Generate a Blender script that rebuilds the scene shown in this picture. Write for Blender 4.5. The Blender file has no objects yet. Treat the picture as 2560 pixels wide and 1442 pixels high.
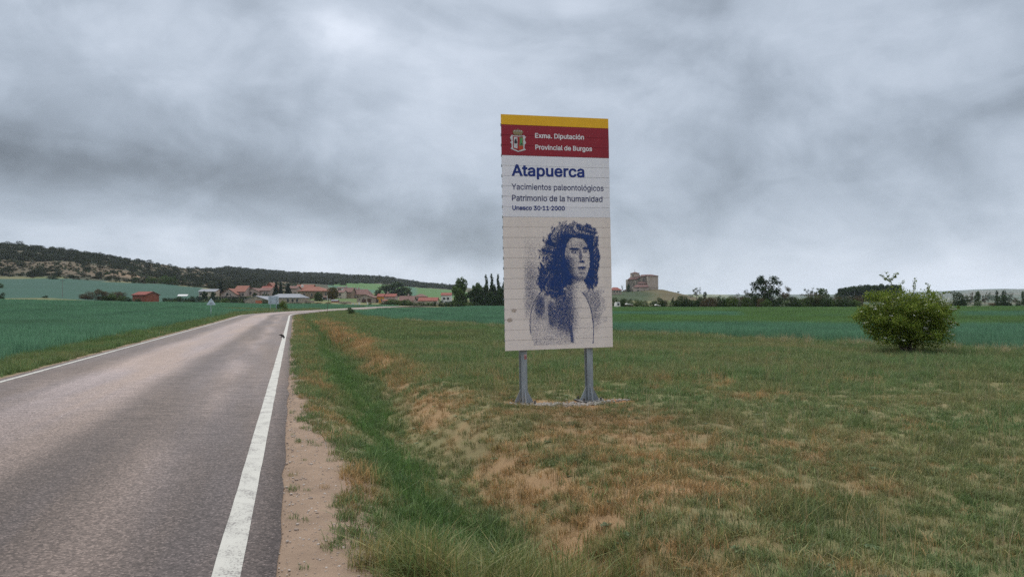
import bpy, bmesh, math, random
import numpy as np
from mathutils import Vector, Matrix, geometry

# ------------------------------------------------------------------ scene, camera, sky, sun, exposure
scene = bpy.context.scene
COL = scene.collection
R = math.radians
random.seed(5)
rng = np.random.default_rng(11)

cam_data = bpy.data.cameras.new('camera')
cam_data.sensor_width = 36.0
cam_data.lens = 36.0 * 1900 / 2560
cam_data.clip_start = 0.05
cam_data.clip_end = 30000
camera = bpy.data.objects.new('camera', cam_data)
COL.objects.link(camera)
EYE = 1.65
camera.location = (0, 0, EYE)
camera.rotation_euler = (R(90 + 1.025), 0, 0)
scene.camera = camera

scene.view_settings.view_transform = 'Standard'
scene.view_settings.look = 'None'
scene.view_settings.gamma = 1.0
scene.view_settings.use_curve_mapping = False
scene.view_settings.exposure = 0.4
scene.render.engine = 'CYCLES'
scene.cycles.use_denoising = False
scene.cycles.use_adaptive_sampling = False
scene.cycles.max_bounces = 6
scene.cycles.diffuse_bounces = 3
scene.cycles.glossy_bounces = 2
scene.cycles.transmission_bounces = 3
scene.cycles.transparent_max_bounces = 4
scene.cycles.volume_bounces = 1


class E:
    """A number in a node tree, with arithmetic."""
    nt = None

    def __init__(s, sock):
        s.s = sock

    @staticmethod
    def op(kind, *a):
        n = E.nt.nodes.new('ShaderNodeMath')
        n.operation = kind
        for i, v in enumerate(a):
            if isinstance(v, E):
                E.nt.links.new(v.s, n.inputs[i])
            else:
                n.inputs[i].default_value = v
        return E(n.outputs[0])

    def __add__(s, o): return E.op('ADD', s, o)
    __radd__ = __add__
    def __sub__(s, o): return E.op('SUBTRACT', s, o)
    def __rsub__(s, o): return E.op('SUBTRACT', o, s)
    def __mul__(s, o): return E.op('MULTIPLY', s, o)
    __rmul__ = __mul__
    def __truediv__(s, o): return E.op('DIVIDE', s, o)
    def __rtruediv__(s, o): return E.op('DIVIDE', o, s)
    def __neg__(s): return E.op('MULTIPLY', s, -1.0)


def eexp(a): return E.op('EXPONENT', a)
def esq(a): return a * a
def emax(a, b): return E.op('MAXIMUM', a, b)
def emin(a, b): return E.op('MINIMUM', a, b)
def eabs(a): return E.op('ABSOLUTE', a)
def esin(a): return E.op('SINE', a)


def estep(lo, hi, a):
    n = E.nt.nodes.new('ShaderNodeMapRange')
    n.interpolation_type = 'SMOOTHSTEP'
    for i, v in ((0, a), (1, lo), (2, hi)):
        if isinstance(v, E):
            E.nt.links.new(v.s, n.inputs[i])
        else:
            n.inputs[i].default_value = v
    return E(n.outputs[0])


def vec(x, y, z=0.0):
    n = E.nt.nodes.new('ShaderNodeCombineXYZ')
    for i, v in enumerate((x, y, z)):
        if isinstance(v, E):
            E.nt.links.new(v.s, n.inputs[i])
        else:
            n.inputs[i].default_value = v
    return n.outputs[0]


def sep(sock):
    n = E.nt.nodes.new('ShaderNodeSeparateXYZ')
    E.nt.links.new(sock, n.inputs[0])
    return E(n.outputs[0]), E(n.outputs[1]), E(n.outputs[2])


def enoise(v, scale, detail=3.0, rough=0.5, dist=0.0):
    n = E.nt.nodes.new('ShaderNodeTexNoise')
    n.inputs['Scale'].default_value = scale
    n.inputs['Detail'].default_value = detail
    n.inputs['Roughness'].default_value = rough
    n.inputs['Distortion'].default_value = dist
    if v is not None:
        E.nt.links.new(v, n.inputs['Vector'])
    return E(n.outputs['Fac'])


def evoro(v, scale, feature='F1', out='Distance'):
    n = E.nt.nodes.new('ShaderNodeTexVoronoi')
    n.feature = feature
    n.inputs['Scale'].default_value = scale
    if v is not None:
        E.nt.links.new(v, n.inputs['Vector'])
    return n.outputs[out]


def cmix(f, a, b, mode='MIX'):
    """Colour mix; a and b are sockets or tuples."""
    n = E.nt.nodes.new('ShaderNodeMix')
    n.data_type = 'RGBA'
    n.blend_type = mode
    if isinstance(f, E):
        E.nt.links.new(f.s, n.inputs[0])
    else:
        n.inputs[0].default_value = f
    for i, v in ((6, a), (7, b)):
        if isinstance(v, (tuple, list)):
            n.inputs[i].default_value = (*v[:3], 1.0)
        else:
            E.nt.links.new(v, n.inputs[i])
    return n.outputs[2]


def cscale(c, f):
    """Colour times number."""
    n = E.nt.nodes.new('ShaderNodeVectorMath')
    n.operation = 'SCALE'
    if isinstance(c, (tuple, list)):
        n.inputs[0].default_value = c[:3]
    else:
        E.nt.links.new(c, n.inputs[0])
    if isinstance(f, E):
        E.nt.links.new(f.s, n.inputs['Scale'])
    else:
        n.inputs['Scale'].default_value = f
    return n.outputs[0]


SUN_AZ = R(-16)      # a little left of straight ahead, behind the cloud
SUN_EL = R(48)
world = bpy.data.worlds.new('World')
scene.world = world
world.use_nodes = True
E.nt = world.node_tree
E.nt.nodes.clear()
w_out = E.nt.nodes.new('ShaderNodeOutputWorld')
sky_tex = E.nt.nodes.new('ShaderNodeTexSky')
sky_tex.sky_type = 'NISHITA'
sky_tex.sun_disc = False
sky_tex.sun_elevation = SUN_EL
sky_tex.sun_rotation = SUN_AZ
bg_clear = E.nt.nodes.new('ShaderNodeBackground')
bg_clear.inputs['Strength'].default_value = 0.1
E.nt.links.new(sky_tex.outputs[0], bg_clear.inputs['Color'])
tc = E.nt.nodes.new('ShaderNodeTexCoord')
dx, dy, dz = sep(tc.outputs['Generated'])
az = E.op('ARCTAN2', dx, dy)
el = E.op('ARCSINE', dz)
up = emax(dz, 0.0) + 0.30
cl = vec(dx / up, dy / up, 0.0)                        # a flat cloud layer overhead
n_big = enoise(cl, 0.85, 4.0, 0.5, 0.6) - 0.5
n_mid = enoise(cl, 2.3, 6.0, 0.55, 0.5) - 0.5
n_soft = enoise(tc.outputs['Generated'], 3.4, 5.0, 0.52, 0.35) - 0.5
n_fine = enoise(tc.outputs['Generated'], 11.0, 5.0, 0.55, 0.3) - 0.5
el_w = el + n_soft * 0.07 + n_fine * 0.03
elp = emax(el, 0.0)
# luminance of the cloud deck: pale slit over the horizon, grey belly, brighter overhead as overcast skies are
lum = 0.385 + 0.20 * eexp(-elp / 0.05) + 0.18 * n_big + 0.07 * n_mid + 0.26 * n_soft + 0.10 * n_fine
puff = estep(0.34, 0.64, enoise(vec(dx * 3.6, dy * 3.6, dz * 6.5), 1.0, 7.0, 0.52, 0.7)) - 0.5
wisp = estep(0.36, 0.66, enoise(vec(dx * 9.0, dy * 9.0 + 7.0, dz * 16.0), 1.0, 7.0, 0.55, 0.6)) - 0.5
lum = lum + 0.12 * puff + 0.05 * wisp
lum = lum + estep(0.35, 1.25, el) * 1.05
band_c = 0.160 - 0.105 * estep(-0.36, 0.05, az)
t = el_w - band_c + n_mid * 0.03
band = eexp(-esq(t / 0.048)) * estep(0.16, -0.12, az) * estep(-1.3, -0.6, az)
slit = eexp(-esq((t + 0.075) / 0.024)) * estep(0.0, -0.30, az) * estep(-1.3, -0.6, az)
lum = lum - 0.135 * band + 0.06 * slit
blob_r = eexp(-(esq((az - 0.36 + n_soft * 0.4) / 0.20) + esq((el_w - 0.16) / 0.075)))
lum = lum - 0.10 * blob_r
glow = eexp(-(esq((az + 0.222 + n_fine * 0.14) / 0.045) + esq((el_w - 0.335) / 0.030)))
glow_w = eexp(-(esq((az + 0.18 + n_soft * 0.3) / 0.17) + esq((el_w - 0.29) / 0.10)))
lum = lum + 0.17 * glow + 0.10 * glow_w
hor = eexp(-(esq((az + 0.03) / 0.20) + esq((el_w - 0.038) / 0.018)))
lum = lum + 0.11 * hor
lum = emax(lum, 0.14)
cool = cmix(estep(0.25, 0.75, lum), (0.84, 0.975, 1.16), (0.92, 0.99, 1.115))
bg_cloud = E.nt.nodes.new('ShaderNodeBackground')
E.nt.links.new(cscale(cool, lum), bg_cloud.inputs['Color'])
bg_cloud.inputs['Strength'].default_value = 1.0
w_mix = E.nt.nodes.new('ShaderNodeMixShader')
w_mix.inputs[0].default_value = 0.96
E.nt.links.new(bg_clear.outputs[0], w_mix.inputs[1])
E.nt.links.new(bg_cloud.outputs[0], w_mix.inputs[2])
E.nt.links.new(w_mix.outputs[0], w_out.inputs['Surface'])

sun_data = bpy.data.lights.new('sun', 'SUN')
sun_data.energy = 1.5
sun_data.angle = R(40)
sun_data.color = (1.0, 0.95, 0.88)
sun = bpy.data.objects.new('sun', sun_data)
COL.objects.link(sun)
sdir = Vector((math.sin(SUN_AZ) * math.cos(SUN_EL), math.cos(SUN_AZ) * math.cos(SUN_EL), math.sin(SUN_EL)))
sun.rotation_euler = sdir.to_track_quat('Z', 'Y').to_euler()
sun.location = (0, 0, 60)

# ------------------------------------------------------------------ helpers
F, HY = 1900.0, 755.0


def PX(px, Y): return (px - 1280.0) / F * Y          # where a bearing meets the depth Y
def PZ(py, Y): return EYE - (py - HY) * Y / F


def tag(o, label=None, cat=None, group=None, kind=None):
    if label: o['label'] = label
    if cat: o['category'] = cat
    if group: o['group'] = group
    if kind: o['kind'] = kind
    return o


def link(o, parent=None):
    COL.objects.link(o)
    if parent is not None:
        o.parent = parent
    return o


def empty(name, loc, rz=0.0):
    o = bpy.data.objects.new(name, None)
    o.empty_display_size = 0.2
    o.location = loc
    o.rotation_euler = (0, 0, rz)
    return link(o)


def set_mats(me, mats):
    for m in (mats if isinstance(mats, (list, tuple)) else [mats]):
        me.materials.append(m)


def np_mesh(name, v, f, mats=None, attrs=None, smooth=False, mi=None):
    """Mesh from arrays: v (n,3), f (m,3) or (m,4) or a list of such arrays."""
    v = np.ascontiguousarray(v, np.float32)
    fs = f if isinstance(f, list) else [f]
    fs = [np.asarray(a, np.int32) for a in fs if len(a)]
    me = bpy.data.meshes.new(name)
    me.vertices.add(len(v))
    me.vertices.foreach_set('co', v.ravel())
    idx = np.concatenate([a.ravel() for a in fs])
    tot = np.concatenate([np.full(len(a), a.shape[1], np.int32) for a in fs])
    start = np.concatenate([[0], np.cumsum(tot)[:-1]]).astype(np.int32)
    me.loops.add(len(idx))
    me.loops.foreach_set('vertex_index', idx)
    me.polygons.add(len(tot))
    me.polygons.foreach_set('loop_start', start)
    if smooth:
        me.polygons.foreach_set('use_smooth', np.ones(len(tot), bool))
    if mi is not None:
        me.polygons.foreach_set('material_index', np.asarray(mi, np.int32))
    for k, (dom, typ, arr) in (attrs or {}).items():
        a = me.attributes.new(k, typ, dom)
        arr = np.asarray(arr, np.float32)
        if typ == 'FLOAT_COLOR':
            if arr.shape[1] == 3:
                arr = np.concatenate([arr, np.ones((len(arr), 1), np.float32)], 1)
            a.data.foreach_set('color', np.ascontiguousarray(arr).ravel())
        elif typ == 'FLOAT_VECTOR':
            a.data.foreach_set('vector', arr.ravel())
        else:
            a.data.foreach_set('value', arr.ravel())
    me.update(calc_edges=True)
    me.validate()
    if mats is not None:
        set_mats(me, mats)
    return me


class MB:
    """Collects simple shapes into one mesh."""

    def __init__(s):
        s.v, s.f, s.m = [], [], []

    def add(s, vs, fs, m=0):
        b = len(s.v)
        s.v += [tuple(p) for p in vs]
        for f in fs:
            s.f.append([b + i for i in f])
            s.m.append(m)
        return s

    def box(s, x0, x1, y0, y1, z0, z1, m=0):
        vs = [(x, y, z) for z in (z0, z1) for y in (y0, y1) for x in (x0, x1)]
        return s.add(vs, [(0, 2, 3, 1), (4, 5, 7, 6), (0, 1, 5, 4), (2, 6, 7, 3), (0, 4, 6, 2), (1, 3, 7, 5)], m)

    def prism(s, poly, axis, a0, a1, m=0):
        """poly: list of 2d points; axis 'x' -> (a,p,q), 'y' -> (p,a,q), 'z' -> (p,q,a)."""
        def mk(a, p, q):
            return {'x': (a, p, q), 'y': (p, a, q), 'z': (p, q, a)}[axis]
        n = len(poly)
        vs = [mk(a0, *p) for p in poly] + [mk(a1, *p) for p in poly]
        fs = [list(range(n))[::-1], list(range(n, 2 * n))]
        fs += [(i, (i + 1) % n, n + (i + 1) % n, n + i) for i in range(n)]
        return s.add(vs, fs, m)

    def tube(s, pts, rad, n=6, m=0, cap=True):
        pts = [Vector(p) for p in pts]
        rings = []
        up = Vector((0.13, 0.31, 0.94))
        for i, p in enumerate(pts):
            d = (pts[min(i + 1, len(pts) - 1)] - pts[max(i - 1, 0)]).normalized()
            a = d.cross(up)
            if a.length < 1e-3: a = d.cross(Vector((1, 0, 0)))
            a.normalize()
            b = d.cross(a)
            r = rad[i] if isinstance(rad, (list, tuple)) else rad
            rings.append([p + a * (r * math.cos(2 * math.pi * k / n)) + b * (r * math.sin(2 * math.pi * k / n)) for k in range(n)])
        vs = [q for r_ in rings for q in r_]
        fs = []
        for i in range(len(pts) - 1):
            for k in range(n):
                k2 = (k + 1) % n
                fs.append((i * n + k, i * n + k2, (i + 1) * n + k2, (i + 1) * n + k))
        if cap:
            fs.append(list(range(n))[::-1])
            fs.append([(len(pts) - 1) * n + k for k in range(n)])
        return s.add(vs, fs, m)

    def mesh(s, name, mats, smooth=False, bevel=0):
        me = bpy.data.meshes.new(name)
        me.from_pydata(s.v, [], s.f)
        bm = bmesh.new()
        bm.from_mesh(me)
        bmesh.ops.recalc_face_normals(bm, faces=bm.faces[:])
        if bevel:
            bmesh.ops.bevel(bm, geom=bm.edges[:], offset=bevel, segments=1, affect='EDGES')
        bm.to_mesh(me)
        bm.free()
        if not bevel:
            for p, m in zip(me.polygons, s.m):
                p.material_index = m
        if smooth:
            for p in me.polygons: p.use_smooth = True
        set_mats(me, mats)
        return me

    def build(s, name, mats, parent=None, smooth=False, bevel=0):
        return link(bpy.data.objects.new(name, s.mesh(name, mats, smooth, bevel)), parent)


def copy_tree(o, parent=None):
    c = o.copy()
    COL.objects.link(c)
    c.parent = parent
    for ch in list(o.children):
        copy_tree(ch, c)
    return c


# value noise in numpy, for terrain and for where things grow
def _hash(ix, iy, seed):
    h = (ix.astype(np.int64) * 374761393 + iy.astype(np.int64) * 668265263 + seed * 974634533) & 0xFFFFFFFF
    h = ((h ^ (h >> 13)) * 1274126177) & 0xFFFFFFFF
    h = (h ^ (h >> 16)) & 0xFFFFFFFF
    return h / 4294967295.0


def vnoise(x, y, seed=0):
    x0, y0 = np.floor(x), np.floor(y)
    fx, fy = x - x0, y - y0
    fx, fy = fx * fx * (3 - 2 * fx), fy * fy * (3 - 2 * fy)
    a, b = _hash(x0, y0, seed), _hash(x0 + 1, y0, seed)
    c, d = _hash(x0, y0 + 1, seed), _hash(x0 + 1, y0 + 1, seed)
    return (a * (1 - fx) + b * fx) * (1 - fy) + (c * (1 - fx) + d * fx) * fy


def fbm(x, y, seed=0, oct=4, gain=0.5):
    x, y = np.asarray(x, float), np.asarray(y, float)
    s, a, t = 0.0, 1.0, 0.0
    for i in range(oct):
        s = s + a * vnoise(x * 2 ** i + 17.3 * i, y * 2 ** i - 9.1 * i, seed + i)
        t += a
        a *= gain
    return s / t


def sstep(lo, hi, x):
    t = np.clip((np.asarray(x, float) - lo) / (hi - lo), 0, 1)
    return t * t * (3 - 2 * t)


def lerp(a, b, t):
    t = np.asarray(t)[..., None]
    return np.asarray(a) * (1 - t) + np.asarray(b) * t


# ------------------------------------------------------------------ materials
def new_mat(name):
    m = bpy.data.materials.new(name)
    m.use_nodes = True
    E.nt = m.node_tree
    E.nt.nodes.clear()
    out = E.nt.nodes.new('ShaderNodeOutputMaterial')
    b = E.nt.nodes.new('ShaderNodeBsdfPrincipled')
    E.nt.links.new(b.outputs[0], out.inputs['Surface'])
    return m, b, out


def setc(b, c):
    if isinstance(c, (tuple, list)):
        b.inputs['Base Color'].default_value = (*c[:3], 1)
    else:
        E.nt.links.new(c, b.inputs['Base Color'])


def setbump(b, h, dist=0.01, strength=1.0):
    n = E.nt.nodes.new('ShaderNodeBump')
    n.inputs['Distance'].default_value = dist
    n.inputs['Strength'].default_value = strength
    E.nt.links.new(h.s, n.inputs['Height'])
    E.nt.links.new(n.outputs[0], b.inputs['Normal'])


def objcoord():
    return E.nt.nodes.new('ShaderNodeTexCoord').outputs['Object']


def worldpos():
    return E.nt.nodes.new('ShaderNodeNewGeometry').outputs['Position']


def attr(name, typ='GEOMETRY', out='Color'):
    n = E.nt.nodes.new('ShaderNodeAttribute')
    n.attribute_name = name
    n.attribute_type = typ
    return n.outputs[out]


def worn(name, c, c2=None, scale=3.0, rough=0.7, metal=0.0, amount=1.0, detail=5.0, bump=0.0, stretch=(1, 1, 1), spec=0.3):
    """A plain surface with uneven colour: c and c2 mixed by noise."""
    m, b, o = new_mat(name)
    c2 = c2 or tuple(x * 0.72 for x in c)
    x, y, z = sep(objcoord())
    p = vec(x * stretch[0], y * stretch[1], z * stretch[2])
    n = estep(0.35, 0.68, enoise(p, scale, detail, 0.6, 0.4)) * amount
    setc(b, cmix(n, c, c2))
    b.inputs['Roughness'].default_value = rough
    b.inputs['Metallic'].default_value = metal
    b.inputs['Specular IOR Level'].default_value = spec
    if bump:
        setbump(b, enoise(p, scale * 4, 4.0, 0.6), bump)
    return m


def leaf_mat(name, a, b_, c=None, trans=0.25, rough=0.8):
    """Leaves: colour between a and b by each leaf's own number; a few of colour c."""
    m, b, out = new_mat(name)
    r = E(attr('rnd', 'GEOMETRY', 'Fac'))
    col = cmix(r, a, b_)
    if c: col = cmix(estep(0.86, 0.9, r), col, c)
    oi = E.nt.nodes.new('ShaderNodeObjectInfo')
    col = cscale(col, E(oi.outputs['Random']) * 0.35 + 0.82)
    setc(b, col)
    b.inputs['Roughness'].default_value = rough
    b.inputs['Specular IOR Level'].default_value = 0.08
    tr = E.nt.nodes.new('ShaderNodeBsdfTranslucent')
    E.nt.links.new(col, tr.inputs['Color'])
    mx = E.nt.nodes.new('ShaderNodeMixShader')
    mx.inputs[0].default_value = trans
    E.nt.links.new(b.outputs[0], mx.inputs[1])
    E.nt.links.new(tr.outputs[0], mx.inputs[2])
    E.nt.links.new(mx.outputs[0], out.inputs['Surface'])
    return m


def blade_mat(name, trans=0.3, tip=(1.25, 1.2, 1.0)):
    """Grass: each clump's own tint, uneven from blade to blade."""
    m, b, out = new_mat(name)
    r = E(attr('rnd', 'GEOMETRY', 'Fac'))
    col = cmix(1.0, attr('tint', 'INSTANCER'), cmix(r, (0.55, 0.62, 0.62), (1.55, 1.42, 1.30)), 'MULTIPLY')
    setc(b, col)
    b.inputs['Roughness'].default_value = 0.6
    b.inputs['Specular IOR Level'].default_value = 0.2
    tr = E.nt.nodes.new('ShaderNodeBsdfTranslucent')
    E.nt.links.new(col, tr.inputs['Color'])
    mx = E.nt.nodes.new('ShaderNodeMixShader')
    mx.inputs[0].default_value = trans
    E.nt.links.new(b.outputs[0], mx.inputs[1])
    E.nt.links.new(tr.outputs[0], mx.inputs[2])
    E.nt.links.new(mx.outputs[0], out.inputs['Surface'])
    return m


# ------------------------------------------------------------------ scattering of what nobody could count
def blades(n, radius, h0, h1, w, lean, seed, segs=3, curl=1.0, square=None):
    """A clump of n grass blades as arrays."""
    g = np.random.default_rng(seed)
    if square:
        bx, by = g.uniform(-square, square, n), g.uniform(-square, square, n)
    else:
        a, r = g.uniform(0, 2 * np.pi, n), radius * np.sqrt(g.uniform(0, 1, n))
        bx, by = r * np.cos(a), r * np.sin(a)
    h = g.uniform(h0, h1, n)
    la = g.uniform(0, 2 * np.pi, n)
    ln = np.abs(g.normal(0, lean, n)) * h
    wa = la + np.pi / 2 + g.normal(0, 0.5, n)
    ww = w * g.uniform(0.6, 1.3, n)
    V, Fq, Ft = [], [], []
    per = 2 * segs + 1
    base = np.arange(n) * per
    out = np.zeros((n, per, 3))
    for s in range(segs):
        t = s / segs
        cx = bx + np.cos(la) * ln * t ** (1 + curl)
        cy = by + np.sin(la) * ln * t ** (1 + curl)
        cz = h * t * (1 - 0.18 * t * np.minimum(ln / h, 1.5))
        k = ww * (1 - 0.55 * t) * 0.5
        out[:, 2 * s] = np.stack([cx - np.cos(wa) * k, cy - np.sin(wa) * k, cz - (0.01 if s == 0 else 0)], 1)
        out[:, 2 * s + 1] = np.stack([cx + np.cos(wa) * k, cy + np.sin(wa) * k, cz - (0.01 if s == 0 else 0)], 1)
    out[:, -1] = np.stack([bx + np.cos(la) * ln, by + np.sin(la) * ln, h * (1 - 0.18 * np.minimum(ln / h, 1.5))], 1)
    q = np.concatenate([np.stack([base + 2 * s, base + 2 * s + 1, base + 2 * s + 3, base + 2 * s + 2], 1) for s in range(segs - 1)]) if segs > 1 else np.zeros((0, 4), int)
    tr = np.stack([base + per - 3, base + per - 2, base + per - 1], 1)
    rv = g.uniform(0, 1, n)
    rnd = np.concatenate([np.tile(rv, segs - 1), rv])
    return out.reshape(-1, 3), [q, tr], rnd


def proto_mesh(name, arr, mat):
    v, f, r = arr
    return np_mesh(name, v, f, mat, {'rnd': ('FACE', 'FLOAT', r)})


_scat = 0


def scatter(name, protos, pts, rotz, scl, which, tint, label, cat):
    """One object of kind stuff: every point carries one of the protos (meshes kept out of the scene)."""
    global _scat
    _scat += 1
    pc = bpy.data.collections.new('kit_%02d' % _scat)
    for i, me in enumerate(protos):
        pc.objects.link(bpy.data.objects.new('kit_%02d_%03d' % (_scat, i), me))
    pts = np.asarray(pts, np.float32)
    n = len(pts)
    me = bpy.data.meshes.new(name)
    me.vertices.add(n)
    me.vertices.foreach_set('co', pts.ravel())
    rot = np.zeros((n, 3), np.float32)
    if np.ndim(rotz) == 2: rot[:] = rotz
    else: rot[:, 2] = rotz
    scl = np.asarray(scl, np.float32)
    if scl.ndim == 1: scl = np.repeat(scl[:, None], 3, 1)
    for nm, typ, fld, arr in (('rot', 'FLOAT_VECTOR', 'vector', rot), ('scl', 'FLOAT_VECTOR', 'vector', np.ascontiguousarray(scl, np.float32)),
                              ('tint', 'FLOAT_VECTOR', 'vector', np.ascontiguousarray(tint, np.float32))):
        a = me.attributes.new(nm, typ, 'POINT')
        a.data.foreach_set(fld, arr.ravel())
    a = me.attributes.new('which', 'INT', 'POINT')
    a.data.foreach_set('value', np.asarray(which, np.int32))
    me.update()
    o = link(bpy.data.objects.new(name, me))
    ng = bpy.data.node_groups.new('scatter_' + name, 'GeometryNodeTree')
    ng.interface.new_socket('Geometry', in_out='INPUT', socket_type='NodeSocketGeometry')
    ng.interface.new_socket('Geometry', in_out='OUTPUT', socket_type='NodeSocketGeometry')
    N, L = ng.nodes, ng.links
    gi, go = N.new('NodeGroupInput'), N.new('NodeGroupOutput')
    ci = N.new('GeometryNodeCollectionInfo')
    ci.inputs['Collection'].default_value = pc
    ci.inputs['Separate Children'].default_value = True
    ci.inputs['Reset Children'].default_value = True
    ip = N.new('GeometryNodeInstanceOnPoints')
    ip.inputs['Pick Instance'].default_value = True
    def named(nm, typ):
        q = N.new('GeometryNodeInputNamedAttribute')
        q.data_type = typ
        q.inputs['Name'].default_value = nm
        return q.outputs[0]
    L.new(gi.outputs[0], ip.inputs['Points'])
    L.new(ci.outputs[0], ip.inputs['Instance'])
    L.new(named('which', 'INT'), ip.inputs['Instance Index'])
    L.new(named('rot', 'FLOAT_VECTOR'), ip.inputs['Rotation'])
    L.new(named('scl', 'FLOAT_VECTOR'), ip.inputs['Scale'])
    L.new(ip.outputs[0], go.inputs[0])
    md = o.modifiers.new('scatter', 'NODES')
    md.node_group = ng
    return tag(o, label, cat, kind='stuff')

# ------------------------------------------------------------------ the lie of the land
# Road frame: u is metres to the right of the right edge line, v metres along the road.
UD = np.array([0.9609, 0.2769])
VD = np.array([-0.2769, 0.9609])
X0 = -0.40


def uv(x, y):
    x = np.asarray(x, float) - X0
    return x * UD[0] + y * UD[1], x * VD[0] + y * VD[1]


def xy(u, v):
    return X0 + u * UD[0] + v * VD[0], u * UD[1] + v * VD[1]


# heights of hills, fields and the village ground: for each bearing, (depth, height) pairs
TABLE = [
    (-900, [(60, 0.3), (100, 1.0), (160, 2.4), (210, 3.0), (420, 18), (600, 50), (760, 66), (1000, 68), (2000, 60), (6500, 60)]),
    (-300, [(60, 0.3), (100, 0.9), (160, 2.2), (205, 2.3), (230, 3.6), (420, 16), (600, 44), (720, 60), (1000, 62), (2000, 55), (6500, 60)]),
    (0, [(60, 0.25), (100, 0.8), (160, 2.0), (200, 1.9), (230, 3.1), (420, 14.3), (560, 37), (690, 54), (720, 56), (1000, 58), (2000, 50), (6500, 60)]),
    (130, [(60, 0.2), (100, 0.7), (160, 1.75), (200, 1.8), (230, 3.1), (420, 14.0), (560, 33), (690, 49), (740, 52), (1000, 54), (2000, 50), (6500, 60)]),
    (250, [(60, 0.15), (100, 0.6), (160, 1.5), (200, 1.7), (245, 2.3), (290, 4.6), (430, 13.3), (560, 29), (700, 43), (740, 46), (1000, 50), (2000, 50), (6500, 60)]),
    (400, [(60, 0.1), (100, 0.4), (160, 1.0), (220, 1.3), (262, 1.6), (312, 2.0), (345, 4.6), (430, 11.7), (560, 22), (740, 37), (1000, 42), (1500, 45), (6500, 60)]),
    (500, [(60, 0.05), (100, 0.3), (160, 0.7), (280, 1.3), (318, 1.9), (345, 4.0), (430, 10.0), (560, 18), (780, 33), (1100, 44), (1500, 46), (6500, 60)]),
    (570, [(60, 0), (100, 0.15), (160, 0.5), (280, 1.1), (322, 1.8), (345, 4.1), (450, 8.0), (560, 14), (800, 28), (1250, 56), (1400, 58), (6500, 60)]),
    (650, [(60, 0), (110, 0.1), (160, 0.3), (290, 1.0), (345, 4.3), (450, 8.0), (560, 13), (800, 26), (1300, 55), (1450, 57), (6500, 60)]),
    (800, [(60, 0), (110, 0), (160, 0.2), (300, 1.2), (345, 2.6), (400, 5.5), (500, 9.0), (700, 16.5), (1000, 31), (1500, 55), (1650, 56), (6500, 60)]),
    (950, [(60, 0), (110, 0), (160, 0.2), (300, 0.7), (345, 1.2), (400, 3.4), (600, 7.5), (800, 13.5), (1000, 26), (1300, 41), (1500, 49), (6500, 50)]),
    (1050, [(60, 0), (110, 0), (160, 0), (300, 0.2), (400, 1.5), (600, 5.0), (800, 11), (1000, 20), (1500, 38), (6500, 40)]),
    (1130, [(60, 0), (110, 0), (160, 0), (300, 0.0), (400, 0.8), (600, 3.5), (800, 9), (1000, 18), (1500, 32), (6500, 40)]),
    (1250, [(60, 0), (160, 0), (300, 0), (500, 1), (1000, 7), (1500, 24), (6500, 40)]),
    (1400, [(60, 0), (160, 0), (300, 0), (480, 1.2), (560, 4.0), (700, 7), (900, 6), (1500, 15), (6500, 40)]),
    (1530, [(60, 0), (160, 0), (300, 0), (480, 1.5), (560, 5.0), (620, 9.6), (700, 10), (900, 5), (1500, 4), (6500, 45)]),
    (1575, [(60, 0), (160, 0), (300, 0), (480, 1.6), (560, 5.0), (612, 9.7), (640, 12.2), (700, 12), (900, 4), (1500, 3), (6500, 50)]),
    (1612, [(60, 0), (160, 0), (300, 0), (480, 1.5), (560, 5.0), (612, 11.0), (640, 12.8), (700, 12), (900, 4), (1500, 3), (5000, 52), (6500, 60)]),
    (1650, [(60, 0), (160, 0), (300, 0), (480, 1.4), (560, 6.0), (615, 12.3), (650, 12.8), (700, 11), (900, 3), (1500, 3), (5000, 52), (6500, 60)]),
    (1690, [(60, 0), (160, 0), (300, 0), (480, 1.2), (560, 5.4), (625, 9.9), (700, 8), (900, 3), (1500, 3), (5000, 52), (6500, 60)]),
    (1730, [(60, 0), (160, 0), (300, 0), (480, 1.0), (560, 4.0), (635, 6.2), (700, 5), (900, 2), (1500, 2), (5000, 52), (6500, 60)]),
    (1790, [(60, 0), (160, 0), (300, 0), (480, 0.6), (560, 2.0), (640, 2.6), (760, 1.5), (1500, 2), (3000, 10), (5000, 52), (6500, 60)]),
    (1900, [(60, 0), (160, 0), (300, 0), (700, 0), (1500, 2), (3000, 8), (5000, 47), (6500, 66)]),
    (2150, [(60, 0), (160, 0), (300, 0), (450, 2.2), (800, 2), (1500, 3), (3000, 10), (5000, 50), (6500, 66)]),
    (2330, [(60, 0), (160, 0), (300, 0.2), (700, 1), (1500, 3), (3000, 12), (5000, 72), (6500, 60)]),
    (2480, [(60, 0), (160, 0), (300, 0.2), (700, 1), (1500, 4), (2600, 12), (3400, 42), (5000, 88), (6500, 60)]),
    (2650, [(60, 0), (160, 0), (300, 0.2), (700, 1), (1500, 4), (2600, 22), (3400, 50), (5000, 90), (6500, 60)]),
    (3600, [(60, 0), (160, 0), (300, 0.2), (700, 1), (1500, 4), (2600, 26), (3400, 60), (5000, 95), (6500, 60)]),
]


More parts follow.
